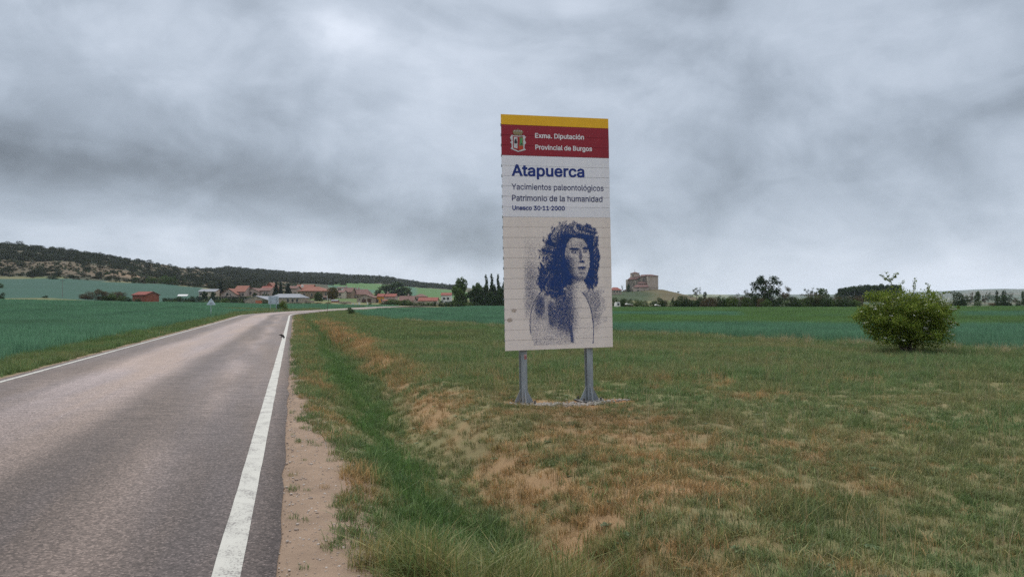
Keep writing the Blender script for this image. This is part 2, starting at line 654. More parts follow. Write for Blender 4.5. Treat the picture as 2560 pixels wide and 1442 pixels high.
def far_h(x, y):
    ys = np.maximum(y, 20.0)
    px = np.clip(1280 + F * x / ys, TABLE[0][0], TABLE[-1][0])
    cols = np.array([c for c, _ in TABLE], float)
    i = np.clip(np.searchsorted(cols, px) - 1, 0, len(cols) - 2)
    z = np.zeros_like(ys)
    prof = np.stack([np.interp(ys, [p[0] for p in pr], [p[1] for p in pr]) for _, pr in TABLE])
    t = (px - cols[i]) / (cols[i + 1] - cols[i])
    t = t * t * (3 - 2 * t) * 0.5 + t * 0.5
    flat = np.arange(px.size)
    pf = prof.reshape(len(cols), -1)
    z = pf[i.ravel(), flat] * (1 - t.ravel()) + pf[i.ravel() + 1, flat] * t.ravel()
    z = z.reshape(px.shape)
    rough = fbm(x / 60, y / 60, 3, 4) - 0.5
    return z + rough * sstep(8, 30, z) * 7.0


def near_h(x, y):
    u, v = uv(x, y)
    wob = (fbm(v / 3.0, u * 0 + 1.3, 21, 3) - 0.5)
    uu = u + wob * 0.45 * sstep(0.6, 1.2, u)
    fade = 1 - sstep(70, 92, v) * 0.75
    right = np.interp(uu, [0.22, 0.34, 0.9, 1.25, 1.75, 2.1, 2.45, 2.95, 3.5, 4.4, 6, 9], [-0.06, -0.035, -0.06, -0.20, -0.50, -0.60, -0.52, -0.20, -0.06, -0.10, -0.12, -0.10])
    right = np.where(uu > 0.9, -0.06 + (right + 0.06) * fade, right)
    left = np.interp(-u, [5.62, 5.78, 6.2, 7.4, 8.2, 12], [-0.06, -0.04, -0.07, -0.14, -0.10, -0.04])
    z = np.where(u > -2.7, np.where(u > 0.22, right, -0.07), np.where(u < -5.62, left, -0.07))
    bump = (fbm(x / 0.55, y / 0.55, 31, 3) - 0.5) * 0.07 + (fbm(x / 3.1, y / 3.1, 33, 3) - 0.5) * 0.16
    off = np.maximum(sstep(1.0, 2.0, u), sstep(6.2, 7.4, -u))
    return z + bump * off


def road_x(y):
    """x of the right edge line and of the left one, for a depth y."""
    yy = np.asarray(y, float)
    straight = X0 - 0.2882 * yy
    yc = [0, 88, 96, 104, 112, 120, 132, 150, 175, 200, 230, 260]
    bend = [0, 0, 0.25, 1.1, 2.6, 4.4, 7.5, 12.8, 20.0, 27.5, 37.5, 48.5]
    r = straight + np.interp(yy, yc, bend)
    return r, r - 5.72


def ground_h(x, y):
    x, y = np.atleast_1d(np.asarray(x, float)), np.atleast_1d(np.asarray(y, float))
    k = sstep(40, 100, y)
    r, l = road_x(y)
    inroad = sstep(3.0, 0.6, np.maximum(x - r, l - x)) * (1 - sstep(255, 275, y))
    z = near_h(x, y) * (1 - sstep(100, 140, np.hypot(x, y))) + far_h(x, y) * k
    return z


def gz(x, y):
    return float(ground_h(x, y)[0])


# ------------------------------------------------------------------ colours of the ground
C_GRAVEL = np.array([0.250, 0.176, 0.122])
C_DRY = np.array([0.345, 0.225, 0.105])
C_SOIL = np.array([0.17, 0.105, 0.06])
C_GREEN = np.array([0.122, 0.182, 0.070])
C_LUSH = np.array([0.080, 0.150, 0.044])
C_OLIVE = np.array([0.182, 0.192, 0.082])
C_TEAL = np.array([0.108, 0.222, 0.136])
C_MIDG = np.array([0.118, 0.205, 0.070])


def wheat_edge(x):
    return np.interp(x, [-25, -19, -8, 5.6, 17.2, 40], [122, 97, 66, 42, 27.5, 16])


def far_edge(px):
    return np.interp(px, [-200, 0, 300, 420, 520, 640, 760, 900, 970, 1200, 1520, 2150, 2300, 2600, 2900],
                     [158, 160, 168, 225, 255, 250, 240, 215, 240, 255, 200, 196, 215, 235, 240])


def field_mask(x, y):
    """1 in the near wheat fields, left or right of the road."""
    px = 1280 + F * x / np.maximum(y, 1)
    r, l = road_x(y)
    wob = (fbm(x / 5, y / 5, 51, 3) - 0.5)
    u, v = uv(x, y)
    left = (x < l - 2.55 - 1.2 * np.abs(wob)) & (y > -30) & (y < far_edge(px) + wob * 4)
    mound = np.hypot((x + 44) / 6.5, (y - 131) / 9) < 1
    left &= ~mound
    right = (y > wheat_edge(x) + wob * 5) & (y < far_edge(px)) & (x > r + 6 + sstep(130, 220, y) * 10) & (x > -24.5 + (y - 122) * 0.02)
    return left, right


def wheat_tint(x, y):
    n = fbm(x / 30, y / 7, 61, 3)
    w = fbm(x / 26, y / 26, 62, 4) - 0.5
    yy = y + w * 24
    px = 1280 + F * x / np.maximum(y, 1)
    stripe1 = sstep(52, 57, yy) * (1 - sstep(80, 84, yy))
    stripe2 = sstep(102, 112, yy)
    onr = sstep(1350, 1600, px)
    olive = np.clip(stripe1 * onr + stripe2 * sstep(1250, 1420, px) * 1.0 + (px > 1850) * sstep(82, 86, yy) * (px < 2400), 0, 1)
    c = lerp(C_TEAL, C_MIDG, np.clip(olive * 0.95 + (n - 0.5) * 0.5, 0, 1))
    tram = np.exp(-((((x * 0.96 + y * 0.28) / 11.0) % 1.0 - 0.5) * 11.0 / 0.45) ** 2) * 0.25
    return c * (0.70 + 0.62 * fbm(x / 2.6, y / 2.6, 63, 4) - tram)[..., None]


def dryness(x, y):
    u, v = uv(x, y)
    big = np.exp(-(((x - 0.9) / 2.9) ** 2 + ((y - 8.6) / 3.6) ** 2))
    path = np.exp(-((u - 3.25 - 0.4 * (fbm(v / 5, v * 0, 71, 2) - 0.5)) / 0.42) ** 2) * sstep(14, 24, v) * (1 - sstep(60, 90, v))
    sign = np.exp(-(((x - 0.9) / 1.7) ** 2 + ((y - 12.2) / 1.3) ** 2))
    shoulder = np.exp(-((u - 0.95) / 0.4) ** 2) * 0.30
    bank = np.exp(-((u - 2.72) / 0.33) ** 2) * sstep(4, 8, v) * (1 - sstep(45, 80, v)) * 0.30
    n1 = fbm(x / 1.5, y / 1.5, 72, 4)
    n2 = fbm(x / 0.42, y / 0.42, 73, 3)
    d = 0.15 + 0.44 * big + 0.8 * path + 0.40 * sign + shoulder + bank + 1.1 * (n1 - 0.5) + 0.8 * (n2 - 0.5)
    wl = fbm(v / 1.7, u / 1.1, 74, 3)
    lush = np.exp(-((u - 1.62 - (wl - 0.5) * 0.9) / 0.40) ** 2) * (1 - 0.8 * sstep(70, 95, v)) * sstep(0.30, 0.52, wl + 0.12 * (1 - sstep(12, 25, v)))
    lush = np.maximum(lush, 0.55 * sstep(-5.6, -6.3, u) * sstep(0.35, 0.55, wl))
    d -= 0.9 * lush
    d -= 0.22 * sstep(15, 24, y) * sstep(3.8, 6, u)
    d -= 0.12 * sstep(4, 9, x)
    return np.clip(d, 0, 1), lush


def grass_tint(x, y, g):
    d, lush = dryness(x, y)
    n = fbm(x / 2.2, y / 2.2, 81, 3)
    m = fbm(x / 0.8, y / 0.8, 82, 2)
    c = lerp(C_GREEN, C_OLIVE, np.clip((n - 0.35) * 2.2, 0, 1))
    c = lerp(c, C_LUSH, np.clip(lush * 0.95 + sstep(0.56, 0.72, m) * 0.45, 0, 1))
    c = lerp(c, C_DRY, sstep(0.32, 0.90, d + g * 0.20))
    return c, d


def ground_colour(x, y):
    u, v = uv(x, y)
    px = 1280 + F * x / np.maximum(y, 20)
    n = fbm(x / 0.7, y / 0.7, 91, 4)
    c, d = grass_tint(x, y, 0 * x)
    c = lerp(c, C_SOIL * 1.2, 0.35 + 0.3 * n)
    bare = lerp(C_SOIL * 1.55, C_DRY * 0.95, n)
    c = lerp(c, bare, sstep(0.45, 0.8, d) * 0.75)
    # gravel strip along both road edges
    gw = 1.02 + 0.50 * (fbm(v / 1.1, u * 0 + 4, 92, 3) - 0.5) - 0.28 * sstep(6, 14, v) - 0.12 * sstep(14, 40, v)
    gw = np.maximum(gw, 0.52)
    g = sstep(gw + 0.16, gw - 0.06, u) * (u > -1) * (v < 130)
    g = np.maximum(g, sstep(6.05, 5.9, -u + (n - 0.5) * 0.3) * (u < -4) * (v < 100))
    c = lerp(c, C_GRAVEL * (0.75 + 0.5 * fbm(x / 0.25, y / 0.25, 93, 3))[..., None], g)
    # bare ground around the sign's feet
    s = np.hypot((x - 0.95) / 1.15, (y - 13.05 - 0.26 * (x - 0.9)) / 0.33) + (n - 0.5) * 0.7
    c = lerp(c, np.array([0.30, 0.135, 0.055]), sstep(1.35, 0.95, s))
    c = lerp(c, np.array([0.165, 0.115, 0.08]), sstep(0.85, 0.6, s + 0.25 * (y > 13.15 + 0.26 * (x - 0.9))))
    # wheat
    L, Rr = field_mask(x, y)
    w = (L | Rr).astype(float)
    c = lerp(c, wheat_tint(x, y) * 0.75, w)
    far = sstep(150, 190, np.hypot(x, y))
    # beyond: fields, slopes, woods
    hn = fbm(x / 45, y / 45, 95, 4)
    base = lerp(np.array([0.085, 0.12, 0.04]), np.array([0.17, 0.15, 0.07]), sstep(0.4, 0.65, hn))
    teal = (px < 505) & (y > 222) & (y < np.interp(px, [-900, 0, 250, 400, 500], [425, 425, 432, 432, 434]))
    base = np.where(teal[..., None], np.array([0.034, 0.080, 0.056]) * (0.95 + 0.25 * (fbm(x / 50, y / 9, 96, 3) - 0.5))[..., None], base)
    slope = (px < 930) & (y > 436) & (y < 2000)
    sc = lerp(np.array([0.052, 0.054, 0.032]), np.array([0.105, 0.080, 0.050]), sstep(0.46, 0.66, fbm(x / 55, y / 40, 97, 4)))
    track = np.exp(-(((px - 345) / 75) ** 2 + ((y - 500 - (px - 345) * 0.18) / 22) ** 2))
    sc = lerp(sc, np.array([0.21, 0.14, 0.085]), np.clip(track * 1.1, 0, 1))
    base = np.where(slope[..., None], sc, base)
    gf = (px > 820) & (px < 1300) & (y > 640) & (y < 1020)
    gc = np.where((((y < 800) & (px < 950)) | ((px > 1020) & (px < 1042)))[..., None], C_TEAL * 0.6, np.array([0.075, 0.145, 0.045]))
    base = np.where(gf[..., None], gc * (0.9 + 0.3 * (hn - 0.5))[..., None], base)
    hill = (px > 1500) & (px < 1830) & (y > 500) & (y < 900)
    hc = lerp(np.array([0.042, 0.060, 0.026]), np.array([0.098, 0.080, 0.040]), sstep(1590, 1660, px + (hn - 0.5) * 120))
    base = np.where(hill[..., None], hc * (0.7 + 0.6 * fbm(x / 9, y / 14, 99, 3))[..., None], base)
    plain = (px > 1830) & (y > 300)
    st = fbm(x / 400, y / 120, 98, 3)
    pc = lerp(np.array([0.055, 0.08, 0.045]), np.array([0.12, 0.11, 0.075]), sstep(0.45, 0.6, st))
    base = np.where(plain[..., None], pc, base)
    pale = (px > 2330) & (y > 245) & (y < 300)
    base = np.where(pale[..., None], np.array([0.30, 0.22, 0.15]), base)
    wd = (px > 560) & (px < 1400) & (y > 1000)
    base = np.where(wd[..., None], lerp(np.array([0.06, 0.07, 0.035]), np.array([0.13, 0.12, 0.075]), sstep(0.45, 0.7, hn)), base)
    return lerp(c, base, far * (1 - w))


def graded(lo, hi, d0, d1, step, growth):
    mid = list(np.arange(d0, d1 + 1e-6, step))
    up, s, p = [], step, d1
    while p < hi:
        s *= growth
        p += s
        up.append(min(p, hi))
    dn, s, p = [], step, d0
    while p > lo:
        s *= growth
        p -= s
        dn.append(max(p, lo))
    return np.array(dn[::-1] + mid + up)


gu = graded(-6400, 6400, -9, 13, 0.16, 1.032)
gv = graded(-1400, 6600, 1.5, 40, 0.22, 1.024)
U, V = np.meshgrid(gu, gv)
GX, GY = xy(U, V)
GZ = ground_h(GX.ravel(), GY.ravel())
GC = ground_colour(GX.ravel(), GY.ravel())
nu, nv = len(gu), len(gv)
ii = (np.arange(nv - 1)[:, None] * nu + np.arange(nu - 1)[None, :]).ravel()
gf_ = np.stack([ii, ii + 1, ii + nu + 1, ii + nu], 1)

m_ground, b, o_ = new_mat('ground_soil_and_grass')
wp = worldpos()
gx_, gy_, gz_ = sep(wp)
base = attr('col')
nd = enoise(wp, 9.0, 6.0, 0.65)
nf = enoise(wp, 75.0, 3.0, 0.7)
ng_ = enoise(wp, 0.6, 5.0, 0.6)
fade = estep(120.0, 30.0, gy_)
k = 0.62 + (nd * 0.5 + nf * 0.35 + ng_ * 0.25) * 0.70
setc(b, cscale(base, k))
b.inputs['Roughness'].default_value = 0.95
b.inputs['Specular IOR Level'].default_value = 0.1
setbump(b, nd * 0.6 + nf * 0.4, 0.03, 0.8)
ground = link(bpy.data.objects.new('ground', np_mesh('ground', np.stack([GX.ravel(), GY.ravel(), GZ], 1), gf_, m_ground, {'col': ('POINT', 'FLOAT_COLOR', GC)}, smooth=True)))
tag(ground, 'rolling ground of meadow, fields and hillside', kind='structure')

# ------------------------------------------------------------------ the road
ry = np.concatenate([np.arange(-40, 0, 2.0), np.arange(0, 130, 0.5), np.arange(130, 262, 2.0)])


def road_strip(name, ulist, mat, lift, edge_noise=0.0, skirt=0.0, parent=None):
    """A sheet along the road; ulist in metres from the right edge line (0) to the left one (-5.5)."""
    r, l = road_x(ry)
    wid = (r - l)
    rows, us, vs = [], [], []
    zc = ground_h(r - wid * 0.5, ry)
    z_side = np.maximum(ground_h(r + 0.3, ry), ground_h(l - 0.3, ry))
    zr = np.where(ry < 70, 0.0, np.maximum(zc, z_side) + 0.05)
    kk = sstep(60, 95, ry)
    zr = (np.maximum(zc, z_side) + 0.06) * kk
    n = len(ulist)
    for j, u0 in enumerate(ulist):
        e = 0.0
        if edge_noise and j in (0, n - 1):
            e = (fbm(ry / 0.35, ry * 0 + j, 41 + j, 4) - 0.5) * edge_noise
        x = r + (u0 + e) * wid / 5.5
        crown = 0.03 * (1 - ((u0 + 2.75) / 3.0) ** 2)
        rows.append(np.stack([x, ry, zr + crown + lift - 0.03], 1))
        us.append(np.full(len(ry), u0)), vs.append(ry / 0.961)
    V_ = np.stack(rows, 1)                                   # (len, n, 3)
    uvw = np.stack([np.stack(us, 1), np.stack(vs, 1), np.zeros_like(np.stack(us, 1))], 2)
    if skirt:
        lo0, lo1 = V_[:, :1].copy(), V_[:, -1:].copy()
        for q in (lo0, lo1): q[:, :, 2] -= skirt
        V_ = np.concatenate([lo0, V_, lo1], 1)
        uvw = np.concatenate([uvw[:, :1], uvw, uvw[:, -1:]], 1)
        n += 2
    m_ = len(ry)
    i0 = (np.arange(m_ - 1)[:, None] * n + np.arange(n - 1)[None, :]).ravel()
    fq = np.stack([i0, i0 + n, i0 + n + 1, i0 + 1], 1)
    me = np_mesh(name, V_.reshape(-1, 3), fq, mat, {'ruv': ('POINT', 'FLOAT_VECTOR', uvw.reshape(-1, 3))}, smooth=not skirt)
    return link(bpy.data.objects.new(name, me), parent)


m_road, b, o_ = new_mat('worn_asphalt')
ruv = attr('ruv', 'GEOMETRY', 'Vector')
ru, rv, _ = sep(ruv)
p = worldpos()
st = vec(ru * 1.0, rv * 0.10, 0.0)
wide = enoise(st, 1.1, 5.0, 0.6, 0.5)
wu = ru + (enoise(vec(0.0, rv * 0.07, 1.0), 1.0, 3.0) - 0.5) * 0.7 + (wide - 0.5) * 0.6
pale = estep(-4.55, -3.7, wu) * estep(-1.95, -2.6, wu)
track = eexp(-esq((wu + 0.95) / 0.30)) * estep(0.35, 0.60, enoise(vec(ru * 0.4, rv * 0.16, 2.0), 1.0, 4.0, 0.6))
dark = eexp(-esq((wu + 1.75) / 0.35)) + estep(-4.4, -5.0, wu) * 0.6
fine = enoise(p, 60.0, 4.0, 0.7)
vc = E.nt.nodes.new('ShaderNodeTexVoronoi')
vc.inputs['Scale'].default_value = 56.0
E.nt.links.new(p, vc.inputs['Vector'])
cell, _, _ = sep(vc.outputs['Color'])
stone = estep(0.55, 1.0, cell) * estep(0.55, 0.15, E(vc.outputs['Distance']))
rip = enoise(vec(ru * 1.6, rv * 11.0, 0.0), 1.0, 4.0, 0.65, 0.8)
ripz = estep(6.0, 13.0, rv) * estep(45.0, 25.0, rv)
brown = enoise(st, 0.7, 4.0, 0.6, 0.3)
side = estep(-4.2, -5.2, ru)
tone = 0.082 + (wide - 0.5) * 0.075 + pale * 0.075 + track * 0.050 - dark * 0.014 + (rip - 0.5) * 0.17 * ripz + (fine - 0.5) * 0.055
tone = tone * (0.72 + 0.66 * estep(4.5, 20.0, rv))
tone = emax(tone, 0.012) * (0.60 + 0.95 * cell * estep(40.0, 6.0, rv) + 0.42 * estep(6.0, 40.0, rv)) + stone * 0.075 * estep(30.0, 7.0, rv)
crack = estep(18.0, 24.0, rv) * estep(0.030, 0.008, eabs(ru + 2.62 + (enoise(vec(0.0, rv, 0.0), 1.2, 4.0, 0.6) - 0.5) * 0.25)) * estep(0.44, 0.55, enoise(vec(0.0, rv, 5.0), 0.16, 2.0))
joint = estep(0.06, 0.02, eabs(rv - 33.0 + (enoise(vec(ru, 0.0, 0.0), 1.5, 2.0) - 0.5) * 0.3))
tone = emax(tone - crack * 0.05, 0.012) + joint * 0.04
setc(b, cscale(cmix(estep(0.35, 0.65, brown), (1.25, 1.0, 0.915), (1.35, 1.01, 0.82)), tone))
b.inputs['Roughness'].default_value = 0.75
b.inputs['Specular IOR Level'].default_value = 0.22
setbump(b, cell * 0.8 + fine * 0.6 + rip * 1.6 * ripz, 0.008, 1.0)
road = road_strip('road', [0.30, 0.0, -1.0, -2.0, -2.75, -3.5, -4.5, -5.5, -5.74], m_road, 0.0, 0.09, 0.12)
tag(road, 'worn grey-pink country road bending right toward the village', kind='structure')

m_paint, b, o_ = new_mat('white_road_paint')
p = worldpos()
ru, rv, _ = sep(attr('ruv', 'GEOMETRY', 'Vector'))
wear = enoise(p, 55.0, 4.0, 0.7)
rub = enoise(vec(ru * 3.0, rv * 2.2, 0.0), 1.6, 4.0, 0.65)
f_ = estep(0.52, 0.63, wear * 0.62 + rub * 0.42)
setc(b, cmix(f_, cscale(cmix(rub, (0.47, 0.45, 0.385), (0.36, 0.345, 0.295)), 0.86 + wear * 0.22), (0.15, 0.135, 0.12)))
b.inputs['Roughness'].default_value = 0.7
setbump(b, wear, 0.004)
for uu in (0.0, -5.5):
    w_ = 0.085 if uu == 0 else 0.06
    ln = road_strip('edge_line', [uu + w_, uu, uu - w_], m_paint, 0.006, 0.012)
    ln.parent = road

# ------------------------------------------------------------------ grass, wheat, gravel
m_blade = blade_mat('grass_blade')
m_wheat = blade_mat('wheat_blade', 0.25)

short = [proto_mesh('short_grass', blades(26, 0.075, 0.025, 0.085, 0.0055, 0.9, 100 + i), m_blade) for i in range(6)]
medium = [proto_mesh('meadow_grass', blades(34, 0.14, 0.06, 0.20, 0.0075, 0.75, 120 + i), m_blade) for i in range(5)]
tall = [proto_mesh('tall_grass', blades(46, 0.15, 0.12, 0.42, 0.0060, 0.78, 140 + i, 4), m_blade) for i in range(4)]
big = [proto_mesh('far_grass', blades(40, 0.42, 0.06, 0.24, 0.022, 0.7, 160 + i, 2), m_blade) for i in range(4)]
straw = [proto_mesh('straw', blades(4, 0.05, 0.18, 0.48, 0.0035, 0.5, 170 + i, 4), m_blade) for i in range(4)]


def rosette(seed):
    g = np.random.default_rng(seed)
    v, f, r = [], [], []
    for k in range(9):
        a = k * 2.4 + g.uniform(-0.2, 0.2)
        L = g.uniform(0.05, 0.10)
        w = L * 0.22
        ca, sa = math.cos(a), math.sin(a)
        b0 = len(v)
        for t, ww, z in ((0.08, 0.3, 0.012), (0.5, 1.0, 0.035), (0.8, 0.8, 0.03)):
            v.append((ca * L * t - sa * w * ww, sa * L * t + ca * w * ww, z))
            v.append((ca * L * t + sa * w * ww, sa * L * t - ca * w * ww, z))
        v.append((ca * L, sa * L, 0.018))
        f += [(b0, b0 + 1, b0 + 3, b0 + 2), (b0 + 2, b0 + 3, b0 + 5, b0 + 4), (b0 + 4, b0 + 5, b0 + 6, b0 + 6)]
        r += [g.uniform()] * 3
    f = np.array(f)
    q = f[f[:, 2] != f[:, 3]]
    tr = f[f[:, 2] == f[:, 3]][:, :3]
    rr = np.array(r)
    return np.array(v), [q, tr], np.concatenate([rr[f[:, 2] != f[:, 3]], rr[f[:, 2] == f[:, 3]]])


weed = [proto_mesh('rosette_weed', rosette(180 + i), m_blade) for i in range(3)]


def sample(n, y0, y1, pad=260, extra=2.5, xmin=None, xmax=None):
    """Random ground points that the view, or a step beside it, can see; even per square metre."""
    half = lambda y: (1280 + pad) / F * y + extra
    y = rng.uniform(y0, y1, int(n * 2.2) + 10)
    keep = rng.uniform(0, half(y1), len(y)) < half(y)
    y = y[keep][:n]
    x = rng.uniform(-1, 1, len(y)) * half(y)
    return x, y


def area(y0, y1, pad=260, extra=2.5):
    return 2 * ((1280 + pad) / F * (y1 ** 2 - y0 ** 2) / 2 + extra * (y1 - y0))


def grassland(x, y):
    """Where grass grows: not road, not gravel, not wheat."""
    u, v = uv(x, y)
    r, l = road_x(y)
    L, Rr = field_mask(x, y)
    gw = 0.80 + 0.55 * (fbm(v / 1.1, u * 0 + 4, 92, 3) - 0.5) - 0.28 * sstep(6, 14, v) - 0.12 * sstep(14, 40, v)
    gw = np.maximum(gw, 0.40)
    ok = ((x > r + gw * 1.04) | (x < l - 0.32 - 0.35 * fbm(y / 0.8, y * 0, 94, 2))) & ~L & ~Rr
    s = np.hypot((x - 0.95) / 1.2, (y - 13.05 - 0.26 * (x - 0.9)) / 0.33)
    return ok & (s > 0.95)


P, Rz, S, Wh, T = [], [], [], [], []
KITS = short + medium + tall + big + straw + weed
KI = {'short': (0, 6), 'medium': (6, 5), 'tall': (11, 4), 'big': (15, 4), 'straw': (19, 4), 'weed': (23, 3)}


def put(x, y, kind, s, tint, sink=0.0):
    n = len(x)
    if not n: return
    z = ground_h(x, y) - sink
    P.append(np.stack([x, y, z], 1))
    Rz.append(rng.uniform(0, 2 * np.pi, n))
    S.append(s if np.ndim(s) == 2 else np.repeat(np.asarray(s)[:, None], 3, 1))
    a, c = KI[kind]
    Wh.append(a + rng.integers(0, c, n))
    T.append(tint)


for (y0, y1, dens, kinds) in ((2.6, 9, 165, 'near'), (9, 17, 95, 'near'), (17, 34, 42, 'mid'), (34, 62, 11, 'far'), (62, 140, 3.0, 'far')):
    x, y = sample(int(area(y0, y1) * dens), y0, y1)
    k = grassland(x, y)
    x, y = x[k], y[k]
    g = rng.normal(0, 1, len(x))
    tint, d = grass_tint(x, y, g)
    tint = tint * np.clip(rng.normal(1, 0.16, len(x)), 0.6, 1.5)[:, None]
    u, v = uv(x, y)
    _, lush = dryness(x, y)
    thin = rng.uniform(0, 1, len(x)) < np.clip(1.15 - 0.75 * sstep(0.55, 1.0, d), 0.25, 1)
    hfac = 0.75 + 0.5 * fbm(x / 1.6, y / 1.6, 111, 3)
    if kinds == 'near':
        clump = fbm(x / 1.3, y / 1.3, 112, 3)
        behind = sstep(13.9, 15.2, y) * (u > 3)
        med = (lush > 0.45) | (clump > 0.62) | ((behind > 0.5) & (rng.uniform(0, 1, len(x)) < 0.55)) | ((u < -5) & (rng.uniform(0, 1, len(x)) < 0.6))
        a = thin & ~med
        put(x[a], y[a], 'short', (hfac * rng.uniform(0.7, 1.3, len(x)))[a], tint[a])
        a = med & (rng.uniform(0, 1, len(x)) < 0.55)
        put(x[a], y[a], 'medium', (hfac * rng.uniform(0.55, 1.05, len(x)))[a], tint[a])
    elif kinds == 'mid':
        a = thin
        put(x[a], y[a], 'medium', (hfac * rng.uniform(0.7, 1.35, len(x)))[a], tint[a])
    else:
        r_, l_ = road_x(y)
        a = (x > r_ + 1.0) | (x < l_ - 0.95)
        put(x[a], y[a], 'big', (hfac * rng.uniform(0.8, 1.5, len(x)))[a], tint[a])
        x, y = sample(int(area(y0, y1) * (22 if y1 < 70 else 8)), y0, y1)
        r_, l_ = road_x(y)
        a = grassland(x, y) & (((x > r_ + .4) & (x < r_ + 1.6)) | ((x < l_ - .3) & (x > l_ - 1.6)))
        x, y = x[a], y[a]
        put(x, y, 'medium', rng.uniform(0.5, 1.0, len(x)), grass_tint(x, y, rng.normal(0, 1, len(x)))[0])

# thin tufts creeping over the gravel
x, y = xy(rng.uniform(0.36, 1.0, 900), rng.uniform(2.5, 40, 900))
k = fbm(x / 0.35, y / 0.35, 117, 3) > 0.56
x, y = x[k], y[k]
put(x, y, 'short', rng.uniform(0.4, 0.9, len(x)), grass_tint(x, y, rng.normal(0, 1.5, len(x)))[0])
# the long tuft in the ditch close by, ranker grass along the field edges, stray straw and weeds
for (cx, cy, rx, ry_, n, h) in ((0.14, 5.25, 0.36, 0.40, 80, 1.3), (-0.38, 5.2, 0.36, 0.40, 45, 0.95), (-0.1, 4.8, 0.5, 0.3, 45, 1.1), (-.75, 5.2, .25, .5, 26, .7), (-.2, 5.9, .5, .35, 40, .7), (.6, 5.6, .3, .4, 24, .6)):
    a = rng.uniform(0, 2 * np.pi, n)
    q = np.sqrt(rng.uniform(0, 1, n))
    x, y = cx + rx * q * np.cos(a), cy + ry_ * q * np.sin(a)
    c = lerp(np.array([0.115, 0.165, 0.05]), np.array([0.29, 0.235, 0.10]), rng.uniform(0, 1, n) ** 1.3)
    put(x, y, 'tall', h * rng.uniform(0.75, 1.15, n), c)
x, y = sample(int(area(18, 70) * 6), 18, 70)
edge = np.abs(y - wheat_edge(x) + 1.8) < 2.2
k = grassland(x, y) & edge & (x > road_x(y)[0] + 4)
x, y = x[k], y[k]
put(x, y, 'tall', rng.uniform(0.7, 1.3, len(x)), lerp(C_GREEN, np.array([0.34, 0.27, 0.16]), sstep(0.3, 0.9, rng.uniform(0, 1, len(x)))))
x, y = sample(5200, 4, 34)
k = grassland(x, y) & (fbm(x / 0.9, y / 0.9, 116, 3) > 0.57) & (uv(x, y)[0] > 1.0)
x, y = x[k], y[k]
tt, dd_ = grass_tint(x, y, rng.normal(0, 1, len(x)))
put(x, y, 'tall', rng.uniform(0.30, 0.75, len(x)), tt * rng.uniform(0.8, 1.25, len(x))[:, None])
x, y = sample(5200, 4, 30)
k = grassland(x, y) & (uv(x, y)[0] > 2.4)
x, y = x[k], y[k]
put(x, y, 'straw', rng.uniform(0.5, 1.1, len(x)), lerp(np.array([0.36, 0.26, 0.13]), np.array([0.30, 0.27, 0.18]), rng.uniform(0, 1, len(x))))
x, y = sample(900, 3.5, 16)
k = grassland(x, y) & (fbm(x / 1.1, y / 1.1, 115, 2) > 0.5)
x, y = x[k], y[k]
put(x, y, 'weed', rng.uniform(0.3, 0.75, len(x)), np.tile([0.11, 0.155, 0.075], (len(x), 1)) * rng.uniform(0.7, 1.2, len(x))[:, None])
# rank grass on the strip between left verge and wheat
x, y = sample(int(area(15, 90) * 5), 15, 90)
r_, l_ = road_x(y)
k = grassland(x, y) & (x < l_ - 1.4)
x, y = x[k], y[k]
put(x, y, 'tall', rng.uniform(0.45, 0.95, len(x)), lerp(C_LUSH, C_OLIVE, rng.uniform(0, 1, len(x)) ** 1.5))
x, y = sample(int(area(90, 150) * 2), 90, 150)
k = grassland(x, y) & (x < road_x(y)[1] - 1.0)
x, y = x[k], y[k]
put(x, y, 'big', rng.uniform(1.2, 2.6, len(x)), lerp(C_GREEN, C_OLIVE, rng.uniform(0, 1, len(x))))
scatter('meadow_grass', KITS, np.concatenate(P), np.concatenate(Rz), np.concatenate(S), np.concatenate(Wh), np.concatenate(T),
        'short green and straw-dry meadow grass beside the road', 'grass')

# wheat, in sown patches: small ones near, coarser ones farther off
wh_near = [proto_mesh('wheat_patch', blades(110, 0, 0.34, 0.62, 0.011, 0.22, 200 + i, 3, 1.4, square=0.42), m_wheat) for i in range(5)]
wh_mid = [proto_mesh('wheat_patch', blades(130, 0, 0.38, 0.62, 0.026, 0.20, 210 + i, 2, 1.4, square=0.85), m_wheat) for i in range(4)]
wh_far = [proto_mesh('wheat_patch', blades(150, 0, 0.42, 0.62, 0.07, 0.18, 220 + i, 2, 1.2, square=1.9), m_wheat) for i in range(4)]
P, Rz, S, Wh, T = [], [], [], [], []
for (y0, y1, st, a, c) in ((12, 62, 0.62, 0, 5), (62, 118, 1.25, 5, 4), (118, 262, 2.8, 9, 4)):
    hw = (1280 + 200) / F * y1 + 4
    xs, ys = np.meshgrid(np.arange(-hw, hw, st), np.arange(y0, y1, st))
    x = (xs + rng.uniform(-st, st, xs.shape) * 0.4).ravel()
    y = (ys + rng.uniform(-st, st, xs.shape) * 0.4).ravel()
    k = np.abs(x) < (1280 + 200) / F * y + 4
    x, y = x[k], y[k]
    L, Rr = field_mask(x, y)
    k = L | Rr
    x, y = x[k], y[k]
    P.append(np.stack([x, y, ground_h(x, y) - 0.02], 1))
    Rz.append(rng.uniform(0, 2 * np.pi, len(x)))
    h = 0.80 + 0.35 * fbm(x / 6, y / 6, 121, 3)
    S.append(np.stack([np.ones(len(x)), np.ones(len(x)), h], 1))
    Wh.append(a + rng.integers(0, c, len(x)))
    T.append(wheat_tint(x, y) * np.clip(rng.normal(1, 0.07, len(x)), 0.8, 1.2)[:, None])
scatter('wheat_crop', wh_near + wh_mid + wh_far, np.concatenate(P), np.concatenate(Rz), np.concatenate(S), np.concatenate(Wh), np.concatenate(T),
        'young blue-green wheat standing in the fields either side of the road', 'wheat')


